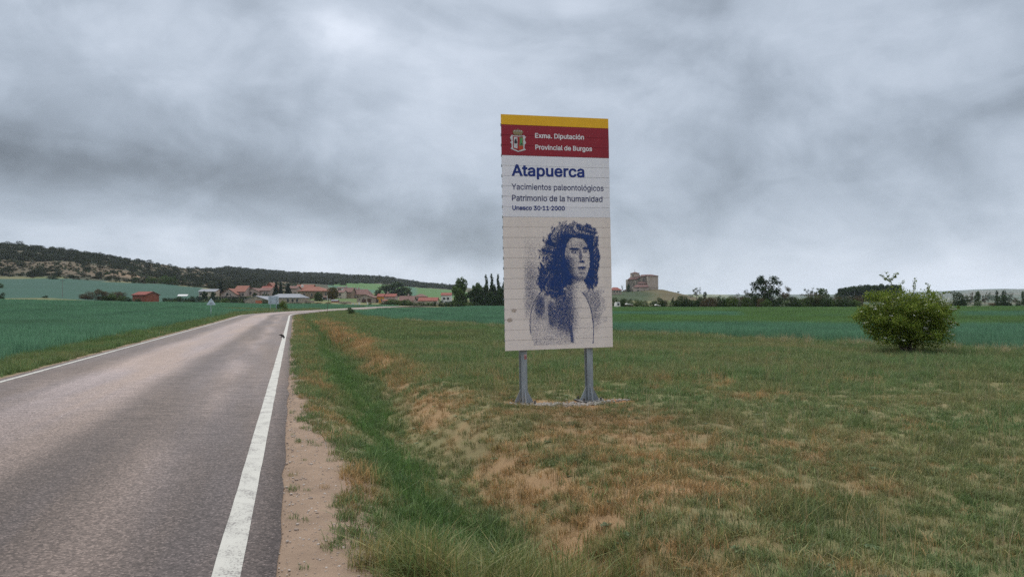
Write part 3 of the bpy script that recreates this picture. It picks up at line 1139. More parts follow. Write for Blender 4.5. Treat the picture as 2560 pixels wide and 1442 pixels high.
# loose gravel on the road shoulder and rubble round the sign's feet
def pebble(seed):
    g = np.random.default_rng(seed)
    bm = bmesh.new()
    bmesh.ops.create_icosphere(bm, subdivisions=1, radius=1.0)
    for v_ in bm.verts:
        v_.co *= g.uniform(0.7, 1.15)
        v_.co.z *= 0.6
    me = bpy.data.meshes.new('pebble')
    bm.to_mesh(me)
    bm.free()
    me.materials.append(m_peb)
    return me


m_peb, b, o_ = new_mat('pale_pebble')
setc(b, attr('tint', 'INSTANCER'))
b.inputs['Roughness'].default_value = 0.85
NPB = 10000
pv = rng.uniform(1.5, 30, NPB)
pu = rng.uniform(0.24, 1.1, NPB)
px_, py_ = xy(pu, pv)
k = rng.uniform(0, 1, NPB) < 1 - sstep(0.5, 1.0, pu - 0.06 * rng.normal(size=NPB)) * 0.7
px_, py_ = px_[k], py_[k]
ps = np.clip(rng.lognormal(-5.2, 0.5, len(px_)), 0.0025, 0.022)
tn = lerp(np.array([0.24, 0.175, 0.13]), np.array([0.48, 0.42, 0.36]), rng.uniform(0, 1, len(px_)) ** 2)
n2 = 420
qx = 0.95 + rng.normal(0, 0.55, n2)
qy = 13.05 + 0.26 * (qx - 0.9) + rng.normal(0, 0.13, n2)
k2 = np.hypot((qx - 0.95) / 1.25, (qy - 13.05 - 0.26 * (qx - 0.9)) / 0.34) < 1.0
qx, qy = qx[k2], qy[k2]
px_, py_ = np.concatenate([px_, qx]), np.concatenate([py_, qy])
ps = np.concatenate([ps, rng.uniform(0.012, 0.04, len(qx))])
tn = np.concatenate([tn, lerp(np.array([0.16, 0.13, 0.10]), np.array([0.34, 0.30, 0.255]), rng.uniform(0, 1, len(qx)))])
scatter('gravel', [pebble(300 + i) for i in range(4)], np.stack([px_, py_, ground_h(px_, py_) + ps * 0.15], 1), rng.uniform(0, 6.28, len(ps)), ps,
        rng.integers(0, 4, len(ps)), tn, 'loose pale gravel along the road edge and at the sign feet', 'gravel')

# ------------------------------------------------------------------ the big slatted sign
SW, SH, NP = 1.948, 4.025, 23
PLK = 0.175
ZB = 0.945
rot = Matrix.Rotation(R(14.5), 4, 'Z') @ Matrix.Rotation(R(-1.13), 4, 'Y')
LB = Vector((-0.109, 12.9, 0.822))
org = LB - rot @ Vector((-SW / 2, 0, ZB))
sign = empty('roadside_sign', org)
sign.rotation_euler = rot.to_euler()
tag(sign, 'tall slatted sign with yellow and red head and blue portrait on two steel posts', 'sign')
S_TOP = ZB + SH


def paint(name, c, c2, rough=0.45):
    m, b, o = new_mat(name)
    x, y, z = sep(objcoord())
    p_ = vec(x * 0.8, y, z * 1.0)
    n = enoise(p_, 2.2, 6.0, 0.65, 0.5)
    streak = enoise(vec(x * 9.0, 0.0, z * 0.7), 1.5, 4.0, 0.6)
    spot = estep(0.70, 0.78, enoise(p_, 26.0, 3.0, 0.6))
    col = cmix(estep(0.35, 0.75, n * 0.6 + streak * 0.45), c, c2)
    oi = E.nt.nodes.new('ShaderNodeObjectInfo')
    col = cscale(col, E(oi.outputs['Random']) * 0.07 + 0.965)
    setc(b, cmix(spot * 0.35, col, tuple(k * 0.45 for k in c)))
    b.inputs['Roughness'].default_value = rough
    b.inputs['Specular IOR Level'].default_value = 0.35
    return m


m_yel = paint('yellow_sign_paint', (0.80, 0.43, 0.012), (0.74, 0.38, 0.012))
m_red = paint('red_sign_paint', (0.285, 0.014, 0.027), (0.25, 0.013, 0.025))
m_whi = paint('white_sign_paint', (0.82, 0.785, 0.82), (0.76, 0.725, 0.75))
m_cre = paint('cream_sign_paint', (0.80, 0.69, 0.63), (0.74, 0.63, 0.565))
m_blue = worn('blue_sign_lettering', (0.010, 0.030, 0.20), (0.014, 0.032, 0.17), 6, 0.5)
m_thin = worn('dark_blue_sign_lettering', (0.028, 0.035, 0.13), (0.036, 0.042, 0.13), 6, 0.5)
m_wlet = worn('white_sign_lettering', (0.80, 0.76, 0.76), (0.70, 0.66, 0.66), 6, 0.5)
m_ink = worn('blue_portrait_ink', (0.016, 0.050, 0.20), (0.020, 0.050, 0.165), 8, 0.55)
m_galv = worn('galvanised_steel', (0.32, 0.345, 0.355), (0.20, 0.22, 0.23), 5, 0.6, 0.1, bump=0.002, stretch=(1, 1, 0.25))
m_dkst = worn('dark_steel', (0.07, 0.075, 0.08), (0.13, 0.11, 0.09), 9, 0.6, 0.3, bump=0.003)

prof = [(0, .0022), (0, .1732), (.009, .1732), (.009, .1747), (.032, .1747), (.032, .0), (.013, .0), (.013, .0022)]
plank_me = {}
for i in range(NP):                                   # counted from the top
    m = m_yel if i < 1 else m_red if i < 4 else m_whi if i < 10 else m_cre
    if m.name not in plank_me:
        plank_me[m.name] = MB().prism(prof, 'x', -SW / 2, SW / 2).mesh('plank', m)
    pl = bpy.data.objects.new('plank', plank_me[m.name])
    link(pl, sign)
    pl.location = (random.uniform(-.0015, .0015), random.uniform(-.0012, .0012), S_TOP - (i + 1) * PLK)
    pl.rotation_euler = (random.uniform(-.003, .003), random.uniform(-.0006, .0006), 0)
for i in range(NP - 1):
    cp = MB().box(-SW / 2 - .007, -SW / 2 + .004, .012, .040, -.022, .022).build('clip', m_galv, sign)
    cp.location = (0, 0, S_TOP - (i + 1) * PLK)


try:                                                  # the sans-serif that ships with Blender; else its built-in one
    SANS = bpy.data.fonts.load(bpy.utils.system_resource('DATAFILES', path='fonts') + '/Inter.woff2')
except Exception:
    SANS = None


def glyph_loops(text):
    """Outlines of a line of text as closed point loops."""
    cu = bpy.data.curves.new('text', 'FONT')
    cu.body = text
    if SANS: cu.font = SANS
    tmp = bpy.data.objects.new('tmp', cu)
    COL.objects.link(tmp)
    dg = bpy.context.evaluated_depsgraph_get()
    cc = tmp.evaluated_get(dg).to_curve(dg)
    loops = []
    for sp in cc.splines:
        pts = []
        if sp.type == 'BEZIER':
            bp = sp.bezier_points
            for i in range(len(bp)):
                p0, p1 = bp[i], bp[(i + 1) % len(bp)]
                seg = geometry.interpolate_bezier(p0.co, p0.handle_right, p1.handle_left, p1.co, 7)
                pts += [(q.x, q.y) for q in seg[:-1]]
        else:
            pts = [(q.co.x, q.co.y) for q in sp.points]
        out_ = [pts[0]]
        for q in pts[1:]:
            if math.hypot(q[0] - out_[-1][0], q[1] - out_[-1][1]) > 1e-5: out_.append(q)
        if math.hypot(out_[0][0] - out_[-1][0], out_[0][1] - out_[-1][1]) < 1e-5: out_.pop()
        if len(out_) > 2: loops.append(np.array(out_))
    bpy.data.objects.remove(tmp)
    return loops


def swell(lp, d):
    """Moves a closed loop outwards by d (inwards for holes, by the way they run)."""
    e = np.roll(lp, -1, 0) - lp
    n = np.stack([e[:, 1], -e[:, 0]], 1) / np.maximum(np.linalg.norm(e, axis=1), 1e-9)[:, None]
    m = n + np.roll(n, 1, 0)
    l2 = (m ** 2).sum(1)
    return lp + m * (2 * d / np.maximum(l2, 0.8))[:, None] / 1.0


def area2(lp):
    x, y = lp[:, 0], lp[:, 1]
    return (x * np.roll(y, -1) - np.roll(x, -1) * y).sum() / 2


def inside(pt, lp):
    x, y = pt
    x0, y0 = lp[:, 0], lp[:, 1]
    x1, y1 = np.roll(x0, -1), np.roll(y0, -1)
    c_ = ((y0 > y) != (y1 > y)) & (x < (x1 - x0) * (y - y0) / (y1 - y0 + 1e-12) + x0)
    w_ = np.where(c_, np.where(y1 > y0, 1, -1), 0).sum()          # winding number, so that self-crossing outlines stay filled
    return w_ != 0


def lettering(text, xoff, base_off, width, cap, mat, bold=0.0, name='lettering'):
    """Text on the board: xoff from the left edge, base_off down from the top, fitted to width and capital height; one part per word."""
    loops = glyph_loops(text)
    capu = glyph_loops('E')[0][:, 1].max()
    hole = [any(j != i and all(inside(q, m_) for q in l_[::3]) for j, m_ in enumerate(loops)) for i, l_ in enumerate(loops)]
    loops = [l_ if area2(l_) > 0 else l_[::-1] for l_ in loops]
    loops = [swell(l_, (-bold if h_ else bold) * capu) for l_, h_ in zip(loops, hole)]
    x0, x1 = min(l_[:, 0].min() for l_ in loops), max(l_[:, 0].max() for l_ in loops)
    sx, sz = width / (x1 - x0), cap / (capu * (1 + 2 * bold))
    outer = sorted([l_ for l_, h_ in zip(loops, hole) if not h_], key=lambda l_: l_[:, 0].min())
    holes = [l_ for l_, h_ in zip(loops, hole) if h_]
    words, reach = [], None
    for l_ in outer:                                  # a gap wider than between letters starts a new word
        if reach is None or l_[:, 0].min() - reach > 0.20 * capu: words.append([])
        reach = max(reach if reach is not None else -9, l_[:, 0].max())
        words[-1].append(l_)
    for wd_ in words:
        lo, hi = min(l_[:, 0].min() for l_ in wd_), max(l_[:, 0].max() for l_ in wd_)
        hs = [h_ for h_ in holes if h_[:, 0].min() >= lo and h_[:, 0].max() <= hi]
        vs, es_ = [], []
        for l_ in wd_ + hs:
            b0 = len(vs)
            vs += [Vector((q[0], q[1])) for q in l_]
            es_ += [(b0 + i, b0 + (i + 1) % len(l_)) for i in range(len(l_))]
        ov_, _, of_ = geometry.delaunay_2d_cdt(vs, es_, [], 0, 1e-5)[:3]
        P_ = np.array([(q.x, q.y) for q in ov_])
        tri = np.array([f for f in of_ if len(f) == 3])
        cen = P_[tri].mean(1)
        keep = np.array([any(inside(c_, l_) for l_ in wd_ if l_[:, 0].min() <= c_[0] <= l_[:, 0].max()) and not any(inside(c_, h_) for h_ in hs) for c_ in cen])
        tri = tri[keep]
        ids, inv = np.unique(tri, return_inverse=True)
        pts = P_[ids]
        V_ = np.stack([-SW / 2 + xoff + (pts[:, 0] - x0) * sx, np.full(len(pts), -0.0032), S_TOP - base_off + pts[:, 1] * sz], 1)
        link(bpy.data.objects.new(name, np_mesh(name, V_, inv.reshape(-1, 3), mat)), sign)


lettering('Exma. Diputación', .595, .385, .890, .084, m_wlet, .035)
lettering('Provincial de Burgos', .595, .585, 1.035, .084, m_wlet, .035)
lettering('Atapuerca', .163, 1.042, 1.318, 0.198, m_blue, .046)
lettering('Yacimientos paleontológicos', .160, 1.281, 1.672, .100, m_thin, 0.016)
lettering('Patrimonio de la humanidad', .164, 1.473, 1.642, .100, m_thin, 0.016)
lettering('Unesco 30·11·2000', .166, 1.629, .941, .076, m_blue, .045)


def flat(poly, depth, mat, name, parent, th=0.0004):
    """A thin painted shape on the board; poly in (offset from left, offset down from the top)."""
    pts = [(-SW / 2 + a, S_TOP - d_) for a, d_ in poly]
    return MB().prism(pts, 'y', -depth - th, -depth).build(name, mat, parent)


# the crowned coat of arms
emb = bpy.data.objects.new('emblem', None)
link(emb, sign)
m_ewhite = worn('emblem_white', (0.62, 0.60, 0.60), None, 20, 0.6)
m_ered = worn('emblem_red', (0.36, 0.035, 0.035), None, 20, 0.6)
m_ered2 = worn('emblem_bright_red', (0.50, 0.07, 0.03), None, 20, 0.6)
m_egold = worn('emblem_gold', (0.34, 0.26, 0.13), (0.16, 0.12, 0.07), 60, 0.6)
m_egreen = worn('emblem_green', (0.10, 0.33, 0.11), (0.07, 0.26, 0.10), 20, 0.6)
m_edark = worn('emblem_dark', (0.05, 0.04, 0.05), None, 20, 0.6)
EX, EY = 0.147, 0.235                                # left and top of the emblem


def es(pts): return [(EX + x * 0.284, EY + y * 0.405) for x, y in pts]


flat(es([(.12, .28), (.30, .31), (.70, .31), (.88, .28), (1.0, .36), (.92, .45), (1.0, .62), (.91, .66), (.90, .84), (.99, .90), (.88, .92), (.5, 1.0), (.12, .90), (.02, .86), (.10, .80), (.09, .66), (0, .60), (.09, .54), (.0, .40)]), .0030, m_ewhite, 'shield_border', emb)
flat(es([(.18, .33), (.5, .35), (.82, .33), (.82, .87), (.5, .95), (.18, .86)]), .0036, m_ered, 'shield_field', emb)
flat(es([(.53, .74), (.81, .73), (.81, .86), (.53, .93)]), .0042, m_ered2, 'shield_base', emb)
flat(es([(.24, .37), (.46, .37), (.46, .86), (.24, .82)]), .0042, m_ewhite, 'shield_panel', emb)
flat(es([(.31, .47), (.36, .43), (.40, .47), (.44, .58), (.43, .64), (.27, .64), (.26, .58)]), .0048, m_edark, 'seated_figure', emb)
flat(es([(.57, .70), (.62, .53), (.60, .45), (.60, .37), (.645, .37), (.645, .42), (.69, .42), (.69, .345), (.73, .345), (.73, .42), (.77, .42), (.77, .37), (.81, .37), (.80, .45), (.77, .53), (.81, .70)]), .0042, m_egreen, 'castle', emb)
flat(es([(.66, .70), (.66, .64), (.70, .62), (.74, .64), (.74, .70)]), .0048, m_edark, 'castle_gate', emb)
flat(es([(.56, .71), (.82, .71), (.82, .735), (.56, .735)]), .0042, m_egold, 'castle_ledge', emb)
flat(es([(.28, .28), (.19, .19), (.18, .12), (.28, .07), (.47, .06), (.485, .0), (.515, .0), (.53, .06), (.72, .07), (.82, .12), (.81, .19), (.72, .28)]), .0042, m_egold, 'crown', emb)
for k in range(5):
    cx = .28 + k * .11
    flat(es([(cx - .03, .10), (cx, .085), (cx + .03, .10), (cx + .02, .14), (cx - .02, .14)]), .0048, m_ewhite, 'crown_arch', emb)


# a generic ink portrait: hatching laid down by a tone map
def portrait():
    g = np.random.default_rng(77)
    N, N2 = 540000, 120000
    X, D = np.concatenate([g.uniform(0.25, 1.86, N), g.uniform(1.05, 1.62, N2)]), np.concatenate([g.uniform(1.80, 3.95, N), g.uniform(2.05, 2.90, N2)])
    N = N + N2
    el_ = lambda cx, cy, rx, ry: np.hypot((X - cx) / rx, (D - cy) / ry)
    wob = fbm(X * 14, D * 9, 5, 3) - 0.5
    wob2 = fbm(X * 30, D * 22, 6, 3) - 0.5
    tone = np.zeros(N)
    # soft hatching behind the figure
    tone = np.maximum(tone, 0.55 * sstep(0.30, 0.42, X) * sstep(0.72, 0.50, X) * sstep(2.30, 2.75, D) * sstep(3.55, 3.15, D + (X - .5)))
    tone = np.maximum(tone, 0.16 * sstep(0.32, 0.40, X) * sstep(0.75, 0.55, X) * sstep(2.0, 2.3, D) * (D < 3.3))
    tone = np.maximum(tone, 0.60 * sstep(1.84, 1.68, X + wob * .2) * (X > 1.40) * sstep(2.95, 3.1, D) * sstep(3.85, 3.4, D))
    # back and shoulders
    sh_l = el_(0.80, 3.60, 0.36, 0.62)
    sh_r = el_(1.28, 3.72, 0.31, 0.72)
    bodyc = (sh_l < 1) | (sh_r < 1) | ((X > .72) & (X < 1.3) & (D > 3.0))
    tone = np.where(bodyc & (D > 2.95), 0.06, tone)
    back = np.exp(-((X - 1.10 - .05 * (D - 3.4)) / 0.17) ** 2) * sstep(2.9, 3.15, D) * sstep(3.95, 3.45, D)
    arm = np.exp(-((X - 0.62) / 0.09) ** 2) * sstep(3.0, 3.2, D) * sstep(3.6, 3.3, D)
    fold = np.exp(-((X - 0.81 - .05 * (D - 3.3)) / 0.045) ** 2) * sstep(3.15, 3.3, D) * sstep(3.72, 3.5, D)
    spine = np.exp(-((X - 1.16 - .13 * (D - 3.6)) / 0.022) ** 2) * sstep(3.55, 3.7, D) * sstep(3.94, 3.88, D)
    blade_ = np.exp(-(((X - 0.95) / .12) ** 2 + ((D - 3.42) / .22) ** 2)) * 0.45
    t2 = np.clip(0.85 * back + 0.75 * arm + 0.8 * fold + 0.30 * sstep(1.45, 1.0, X) + 0.95 * spine + blade_, 0, 1)
    tone = np.where(D > 2.95, np.maximum(tone, t2 * bodyc + 0.9 * spine), tone)
    outl = (np.abs(sh_l - 1) < .022) & (X < .66) & (D < 3.75) | (np.abs(sh_r - 1) < .024) & (X > 1.36) & (D > 3.0)
    tone = np.where(outl, 0.9, tone)
    # hair: a heavy fall behind, a thin fall on the far side
    hair = np.minimum.reduce([el_(1.16, 2.24, 0.40, 0.37), el_(0.96, 2.48, 0.29, 0.46), el_(0.86, 2.78, 0.25, 0.33), el_(0.93, 2.96, 0.12, 0.16), el_(1.615, 2.42, 0.115, 0.40), el_(1.56, 2.74, 0.13, 0.26), el_(1.40, 2.08, .27, .20)]) + wob * 0.42 + wob2 * .34
    fl_ = X * 34 + 6.0 * np.sin(D * 8.0 + X * 4)
    ht = 0.40 + 0.62 * sstep(0.38, 0.60, fbm(fl_, D * 3.5, 8, 3))
    ht = np.maximum(ht, 0.98 * sstep(0.30, 0.05, np.abs(X - 1.04) + .4 * np.abs(D - 2.60) - .10))
    ht = ht * (1 - .35 * sstep(2.15, 1.95, D))
    tone = np.where(hair < 1.0, ht, tone)
    tone = np.where((hair >= 1.0) & (hair < 1.10), np.maximum(tone, 0.22), tone)
    # neck
    neck = (X > 1.10) & (X < 1.44) & (D > 2.72) & (D < 3.12 - (X - 1.2) * .35)
    tone = np.where(neck, 0.16 + 0.55 * sstep(1.36, 1.16, X), tone)
    # face, turned to the far side
    sk_ = X - 0.05 * (D - 2.46)
    face = np.hypot((sk_ - 1.345) / np.where(sk_ > 1.345, 0.205, 0.255), (D - 2.43) / np.where(D > 2.43, 0.43, 0.36))
    inface = face < 1
    ft = 0.13 + 0.46 * sstep(1.34, 1.10, X - (D - 2.5) * 0.16) * sstep(2.36, 2.52, D) + 0.28 * sstep(2.70, 2.84, D) + 0.12 * sstep(1.26, 1.14, X)
    ft += 0.14 * (np.abs(fbm(X * 3, D * 40, 9, 2) - .5) < .06) * (D < 2.27)
    for cx, cy, rx, ry, a in ((1.265, 2.300, .100, .022, .85), (1.478, 2.288, .070, .022, .85),      # brows
                              (1.270, 2.350, .075, .034, .52), (1.472, 2.340, .055, .032, .48),        # eyes
                              (1.375, 2.400, .030, .12, .50), (1.400, 2.520, .060, .024, .66),         # nose
                              (1.400, 2.622, .085, .017, .85), (1.395, 2.655, .075, .022, .38), (1.400, 2.715, .070, .024, .42)):
        e_ = el_(cx, cy, rx, ry)
        ft = np.maximum(ft, a * sstep(1.35, 0.55, e_))
    for cx, cy in ((1.288, 2.352), (1.482, 2.342)):
        ft = np.where(el_(cx, cy, .038, .018) < 1, .10, ft)
        ft = np.where(el_(cx - .004, cy, .013, .015) < 1, .92, ft)
    tone = np.where(inface, ft, tone)
    fringe = inface & (D < 2.11 + 0.30 * np.maximum(0, np.abs(X - 1.36) - .08) + wob * .10)
    tone = np.where(fringe, 0.75, tone)
    keep = g.uniform(0, 1, N) < np.clip(tone, 0, 1) ** 1.3 * np.where((hair < 1) & ~inface, 0.26, np.where(inface, 0.42, 0.40))
    X, D, tone, hair = X[keep], D[keep], tone[keep], hair[keep]
    inface = inface[keep]
    n = len(X)
    flow = np.where((hair < 1.1) & ~inface, np.pi / 2 + (X - 1.15) * 0.9 + 0.8 * np.sin(D * 17 + X * 6), np.pi / 2 + 0.5 + g.normal(0, 0.5, n))
    L = np.where((hair < 1.1) & ~inface, g.uniform(.014, .034, n), g.uniform(.005, .013, n))
    Wd = np.where((hair < 1.05) & ~inface, g.uniform(.0028, .0055, n), np.where(tone > .6, g.uniform(.0020, .0038, n), g.uniform(.0015, .0027, n)))
    cx, sx = np.cos(flow), np.sin(flow)
    yy = -0.0030 - g.uniform(0, 1, n) * 0.0022
    a0, d0 = X - cx * L / 2, D - sx * L / 2
    a1, d1 = X + cx * L / 2, D + sx * L / 2
    nx, nd_ = -sx * Wd / 2, cx * Wd / 2
    q = np.stack([np.stack([a0 + nx, yy, d0 + nd_], 1), np.stack([a1 + nx * .4, yy, d1 + nd_ * .4], 1), np.stack([a1 - nx * .4, yy, d1 - nd_ * .4], 1), np.stack([a0 - nx, yy, d0 - nd_], 1)], 1)
    q[:, :, 0] = np.clip(q[:, :, 0], .01, SW - .01) - SW / 2
    q[:, :, 2] = S_TOP - q[:, :, 2]
    return np_mesh('portrait', q.reshape(-1, 3), np.arange(n * 4).reshape(-1, 4), m_ink)


po = link(bpy.data.objects.new('portrait', portrait()), sign)
tag(po, 'dark blue hatched ink portrait of a long-haired bare-shouldered figure', kind='stuff')

# weathered scuffs where stickers were torn off
m_scuff = worn('torn_sticker_residue', (0.30, 0.22, 0.17), (0.62, 0.52, 0.45), 60, 0.8)
for (a, d_) in ((.115, 3.34), (.035, 3.50)):
    sc_ = flat([(a + .095 * (.5 + .5 * math.cos(t_)) + random.uniform(-.008, .008), d_ + .03 * math.sin(t_) + random.uniform(-.008, .008)) for t_ in np.linspace(0, 6.0, 11)], .0031, m_scuff, 'sticker_residue', sign)

# posts: rolled steel sections with gusseted feet
TF, BF, HD = .011, .105, .145                        # flange thickness, width, depth of section
ip = [(-BF / 2, 0), (BF / 2, 0), (BF / 2, TF), (.005, TF), (.005, HD - TF), (BF / 2, HD - TF), (BF / 2, HD), (-BF / 2, HD), (-BF / 2, HD - TF), (-.005, HD - TF), (-.005, TF), (-BF / 2, TF)]
for k, px_l in enumerate((-SW / 2 + .172 * SW, -SW / 2 + .786 * SW)):
    top = S_TOP - .12
    post = MB().prism([(px_l + a, .045 + c_) for a, c_ in ip], 'z', .03, top).build('post', m_galv, sign)
    MB().box(px_l - .21, px_l + .21, -.09, .33, -.03, .03).build('base_plate', m_dkst, post, bevel=.004)
    cy_ = .045 + HD / 2
    for s in (-1, 1):
        MB().prism([(px_l + s * BF / 2, .03), (px_l + s * .175, .03), (px_l + s * .165, .055), (px_l + s * BF / 2, .27)], 'y', cy_ - .006, cy_ + .006).build('gusset', m_galv, post)
        y_f = .045 if s < 0 else .045 + HD
        MB().prism([(y_f, .03), (y_f + s * .115, .03), (y_f + s * .105, .05), (y_f, .30)], 'x', px_l - .006, px_l + .006).build('gusset', m_galv, post)
        for s2 in (-1, 1):
            MB().tube([(px_l + s * .155, cy_ + s2 * .155, .03), (px_l + s * .155, cy_ + s2 * .155, .085)], .016, 6).build('bolt', m_dkst, post)
    if k == 0:
        m_stk = worn('white_sticker', (0.70, 0.66, 0.66), (0.35, 0.12, 0.12), 25, 0.5)
        m_stk2 = worn('red_sticker', (0.28, 0.07, 0.07), (0.40, 0.22, 0.2), 25, 0.5)
        MB().box(px_l - .002, px_l + .050, .0425, .0445, .84, .872).build('sticker', m_stk, post)
        MB().box(px_l + .002, px_l + .044, .0425, .0445, .790, .838).build('sticker', m_stk2, post)

# ------------------------------------------------------------------ shrubs and trees
def leaves(blobs, n, size, seed, shell=0.5, flatten=0.0, noise=0.25, down=0.0):
    """Leaf clumps spread through a set of lobes (cx,cy,cz,rx,ry,rz): arrays."""
    g = np.random.default_rng(seed)
    B = np.array(blobs, float)
    vol = (B[:, 3] * B[:, 4] * B[:, 5]) ** 0.75
    k = g.choice(len(B), n, p=vol / vol.sum())
    d = g.normal(size=(n, 3))
    d /= np.linalg.norm(d, axis=1)[:, None]
    r = shell + (1 - shell) * g.uniform(0, 1, n) ** 0.6
    lump = 1 + noise * (fbm(d[:, 0] * 2.6 + k * 3.1, d[:, 1] * 2.6 + d[:, 2] * 2.1, seed, 3) - 0.5) * 2
    p = B[k, :3] + d * B[k, 3:] * (r * lump)[:, None]
    nrm = d * 0.55 + g.normal(size=(n, 3)) * 0.65 + np.array([0, 0, 0.35])
    nrm /= np.linalg.norm(nrm, axis=1)[:, None]
    a = np.cross(nrm, g.normal(size=(n, 3)))
    a /= np.linalg.norm(a, axis=1)[:, None]
    b_ = np.cross(nrm, a)
    s = size * g.uniform(0.55, 1.35, n)
    a, b_ = a * s[:, None], b_ * (s * g.uniform(0.5, 0.8, n))[:, None]
    q = np.stack([p - a, p - b_ * 0.9 + a * 0.1, p + a, p + b_ + a * 0.15], 1)
    return q.reshape(-1, 3), np.arange(4 * n).reshape(-1, 4), g.uniform(0, 1, n)


def lobes(n, rx, ry, rz, cz, seed, sub=0.45, low=0.25):
    """A crown outline broken into n uneven lobes around a centre mass."""
    g = np.random.default_rng(seed)
    out = [(0, 0, cz, rx * 0.62, ry * 0.62, rz * 0.68)]
    for i in range(n):
        a = g.uniform(0, 2 * np.pi)
        t = g.uniform(-low * 2.2, 1.0)
        t = max(min(t, 0.95), -0.75)
        w = math.sqrt(max(0.08, 1 - t * t)) * g.uniform(0.50, 0.80)
        k = sub * g.uniform(0.6, 1.15)
        out.append((rx * w * math.cos(a), ry * w * math.sin(a), cz + rz * t * 0.72, rx * k, ry * k, rz * k * 0.9))
    return out


def crown_mesh(name, blobs, n, size, seed, mat, **kw):
    v, f, r = leaves(blobs, n, size, seed, **kw)
    return np_mesh(name, v, f, mat, {'rnd': ('FACE', 'FLOAT', r)})


m_bark = worn('grey_bark', (0.14, 0.115, 0.09), (0.07, 0.06, 0.05), 6, 0.9, bump=0.02)
m_bark2 = worn('pale_bark', (0.26, 0.23, 0.19), (0.13, 0.11, 0.09), 5, 0.9, bump=0.02)
m_oak = leaf_mat('holm_oak_leaf', (0.018, 0.026, 0.013), (0.050, 0.058, 0.027), (0.064, 0.068, 0.033), 0.1)
m_dgreen = leaf_mat('dark_green_leaf', (0.014, 0.030, 0.012), (0.052, 0.085, 0.026), (0.075, 0.11, 0.035), 0.2)
m_mgreen = leaf_mat('mid_green_leaf', (0.032, 0.062, 0.016), (0.105, 0.155, 0.040), (0.14, 0.19, 0.06), 0.25)
m_lgreen = leaf_mat('yellow_green_leaf', (0.055, 0.095, 0.015), (0.17, 0.21, 0.035), (0.22, 0.23, 0.06), 0.3)
m_brown = leaf_mat('brown_twiggy_leaf', (0.055, 0.042, 0.024), (0.135, 0.095, 0.052), (0.085, 0.105, 0.036), 0.2)
m_grey = leaf_mat('grey_green_leaf', (0.048, 0.062, 0.040), (0.125, 0.145, 0.090), (0.17, 0.18, 0.12), 0.2)
m_blos = leaf_mat('blossoming_leaf', (0.05, 0.085, 0.025), (0.12, 0.16, 0.06), (0.50, 0.50, 0.40), 0.2)
m_conif = leaf_mat('conifer_needle', (0.010, 0.020, 0.014), (0.034, 0.052, 0.030), None, 0.05)
m_gold = leaf_mat('golden_evergreen_leaf', (0.020, 0.026, 0.010), (0.11, 0.085, 0.022), (0.17, 0.115, 0.03), 0.15)

SHRUB = {}


def shrub_kit(key, mat, nvar, n, size, wide=1.0, seed=400):
    """Unit shrubs (about 1 m radius, 1 m... 2 m tall) reaching the ground."""
    out = []
    for i in range(nvar):
        bl = lobes(9, 1.0 * wide, 0.9, 1.0, 0.98, seed + i, 0.42, 0.45)
        bl += [(random.uniform(-.5, .5), random.uniform(-.4, .4), 0.35, 0.6, 0.6, 0.42) for _ in range(3)]
        out.append(crown_mesh('shrub', bl, n, size, seed + i, mat, shell=0.45 if key != 'oak' else 0.72, noise=0.35 if key != 'oak' else .22))
    SHRUB[key] = out


for i, (key, mat) in enumerate((('dark', m_dgreen), ('mid', m_mgreen), ('brown', m_brown), ('grey', m_grey), ('blossom', m_blos), ('bright', m_lgreen), ('oak', m_oak))):
    shrub_kit(key, mat, 3 if key != 'oak' else 6, 3200 if key != 'oak' else 2200, 0.054 if key != 'oak' else 0.062, 1.15 if key != 'oak' else 1.25, 400 + 20 * i)


def shrub(key, px, Y, w_px, top_py, label, group=None, name='shrub', cat='shrub', base=None, depth=0.9):
    x = PX(px, Y)
    z = gz(x, Y) if base is None else base
    h = max(PZ(top_py, Y) - z, 0.5)
    w = w_px * Y / F
    o = bpy.data.objects.new(name, random.choice(SHRUB[key]))
    link(o)
    o.location = (x, Y, z - 0.06 * h)
    o.scale = (w / 2.5, w / 2.5 * depth, h / 1.98)
    o.rotation_euler = (0, 0, random.choice((0, math.pi)) + random.uniform(-.5, .5))
    return tag(o, label, cat, group)


def limbs(mb, base, tip, r0, n, spread, seed, up=0.6):
    """A tapered trunk with n limbs reaching into the crown."""
    g = random.Random(seed)
    b0, t0 = Vector(base), Vector(tip)
    mid = b0.lerp(t0, 0.5) + Vector((g.uniform(-.04, .04), g.uniform(-.04, .04), 0)) * (t0 - b0).length
    mb.tube([b0, b0.lerp(mid, .5), mid, t0], [r0 * 1.25, r0, r0 * .75, r0 * .25], 7)
    for i in range(n):
        s = b0.lerp(t0, g.uniform(0.3, 0.8))
        a = g.uniform(0, 6.28)
        e = s + Vector((math.cos(a) * spread * g.uniform(.5, 1), math.sin(a) * spread * g.uniform(.5, 1), spread * up * g.uniform(.5, 1.3)))
        mb.tube([s, s.lerp(e, .5) + Vector((0, 0, -.06 * spread)), e], [r0 * .5, r0 * .32, r0 * .08], 5)


TREE = {}


def tree_kit(key, mat, bark, bl, n, size, h_trunk, r0, seed, nl=6, spread=0.5, **kw):
    crown = crown_mesh('crown', bl, n, size, seed, mat, **kw)
    mb = MB()
    limbs(mb, (0, 0, -0.06), (0, 0, h_trunk), r0, nl, spread, seed)
    TREE[key] = (mb.mesh('trunk', bark), crown)


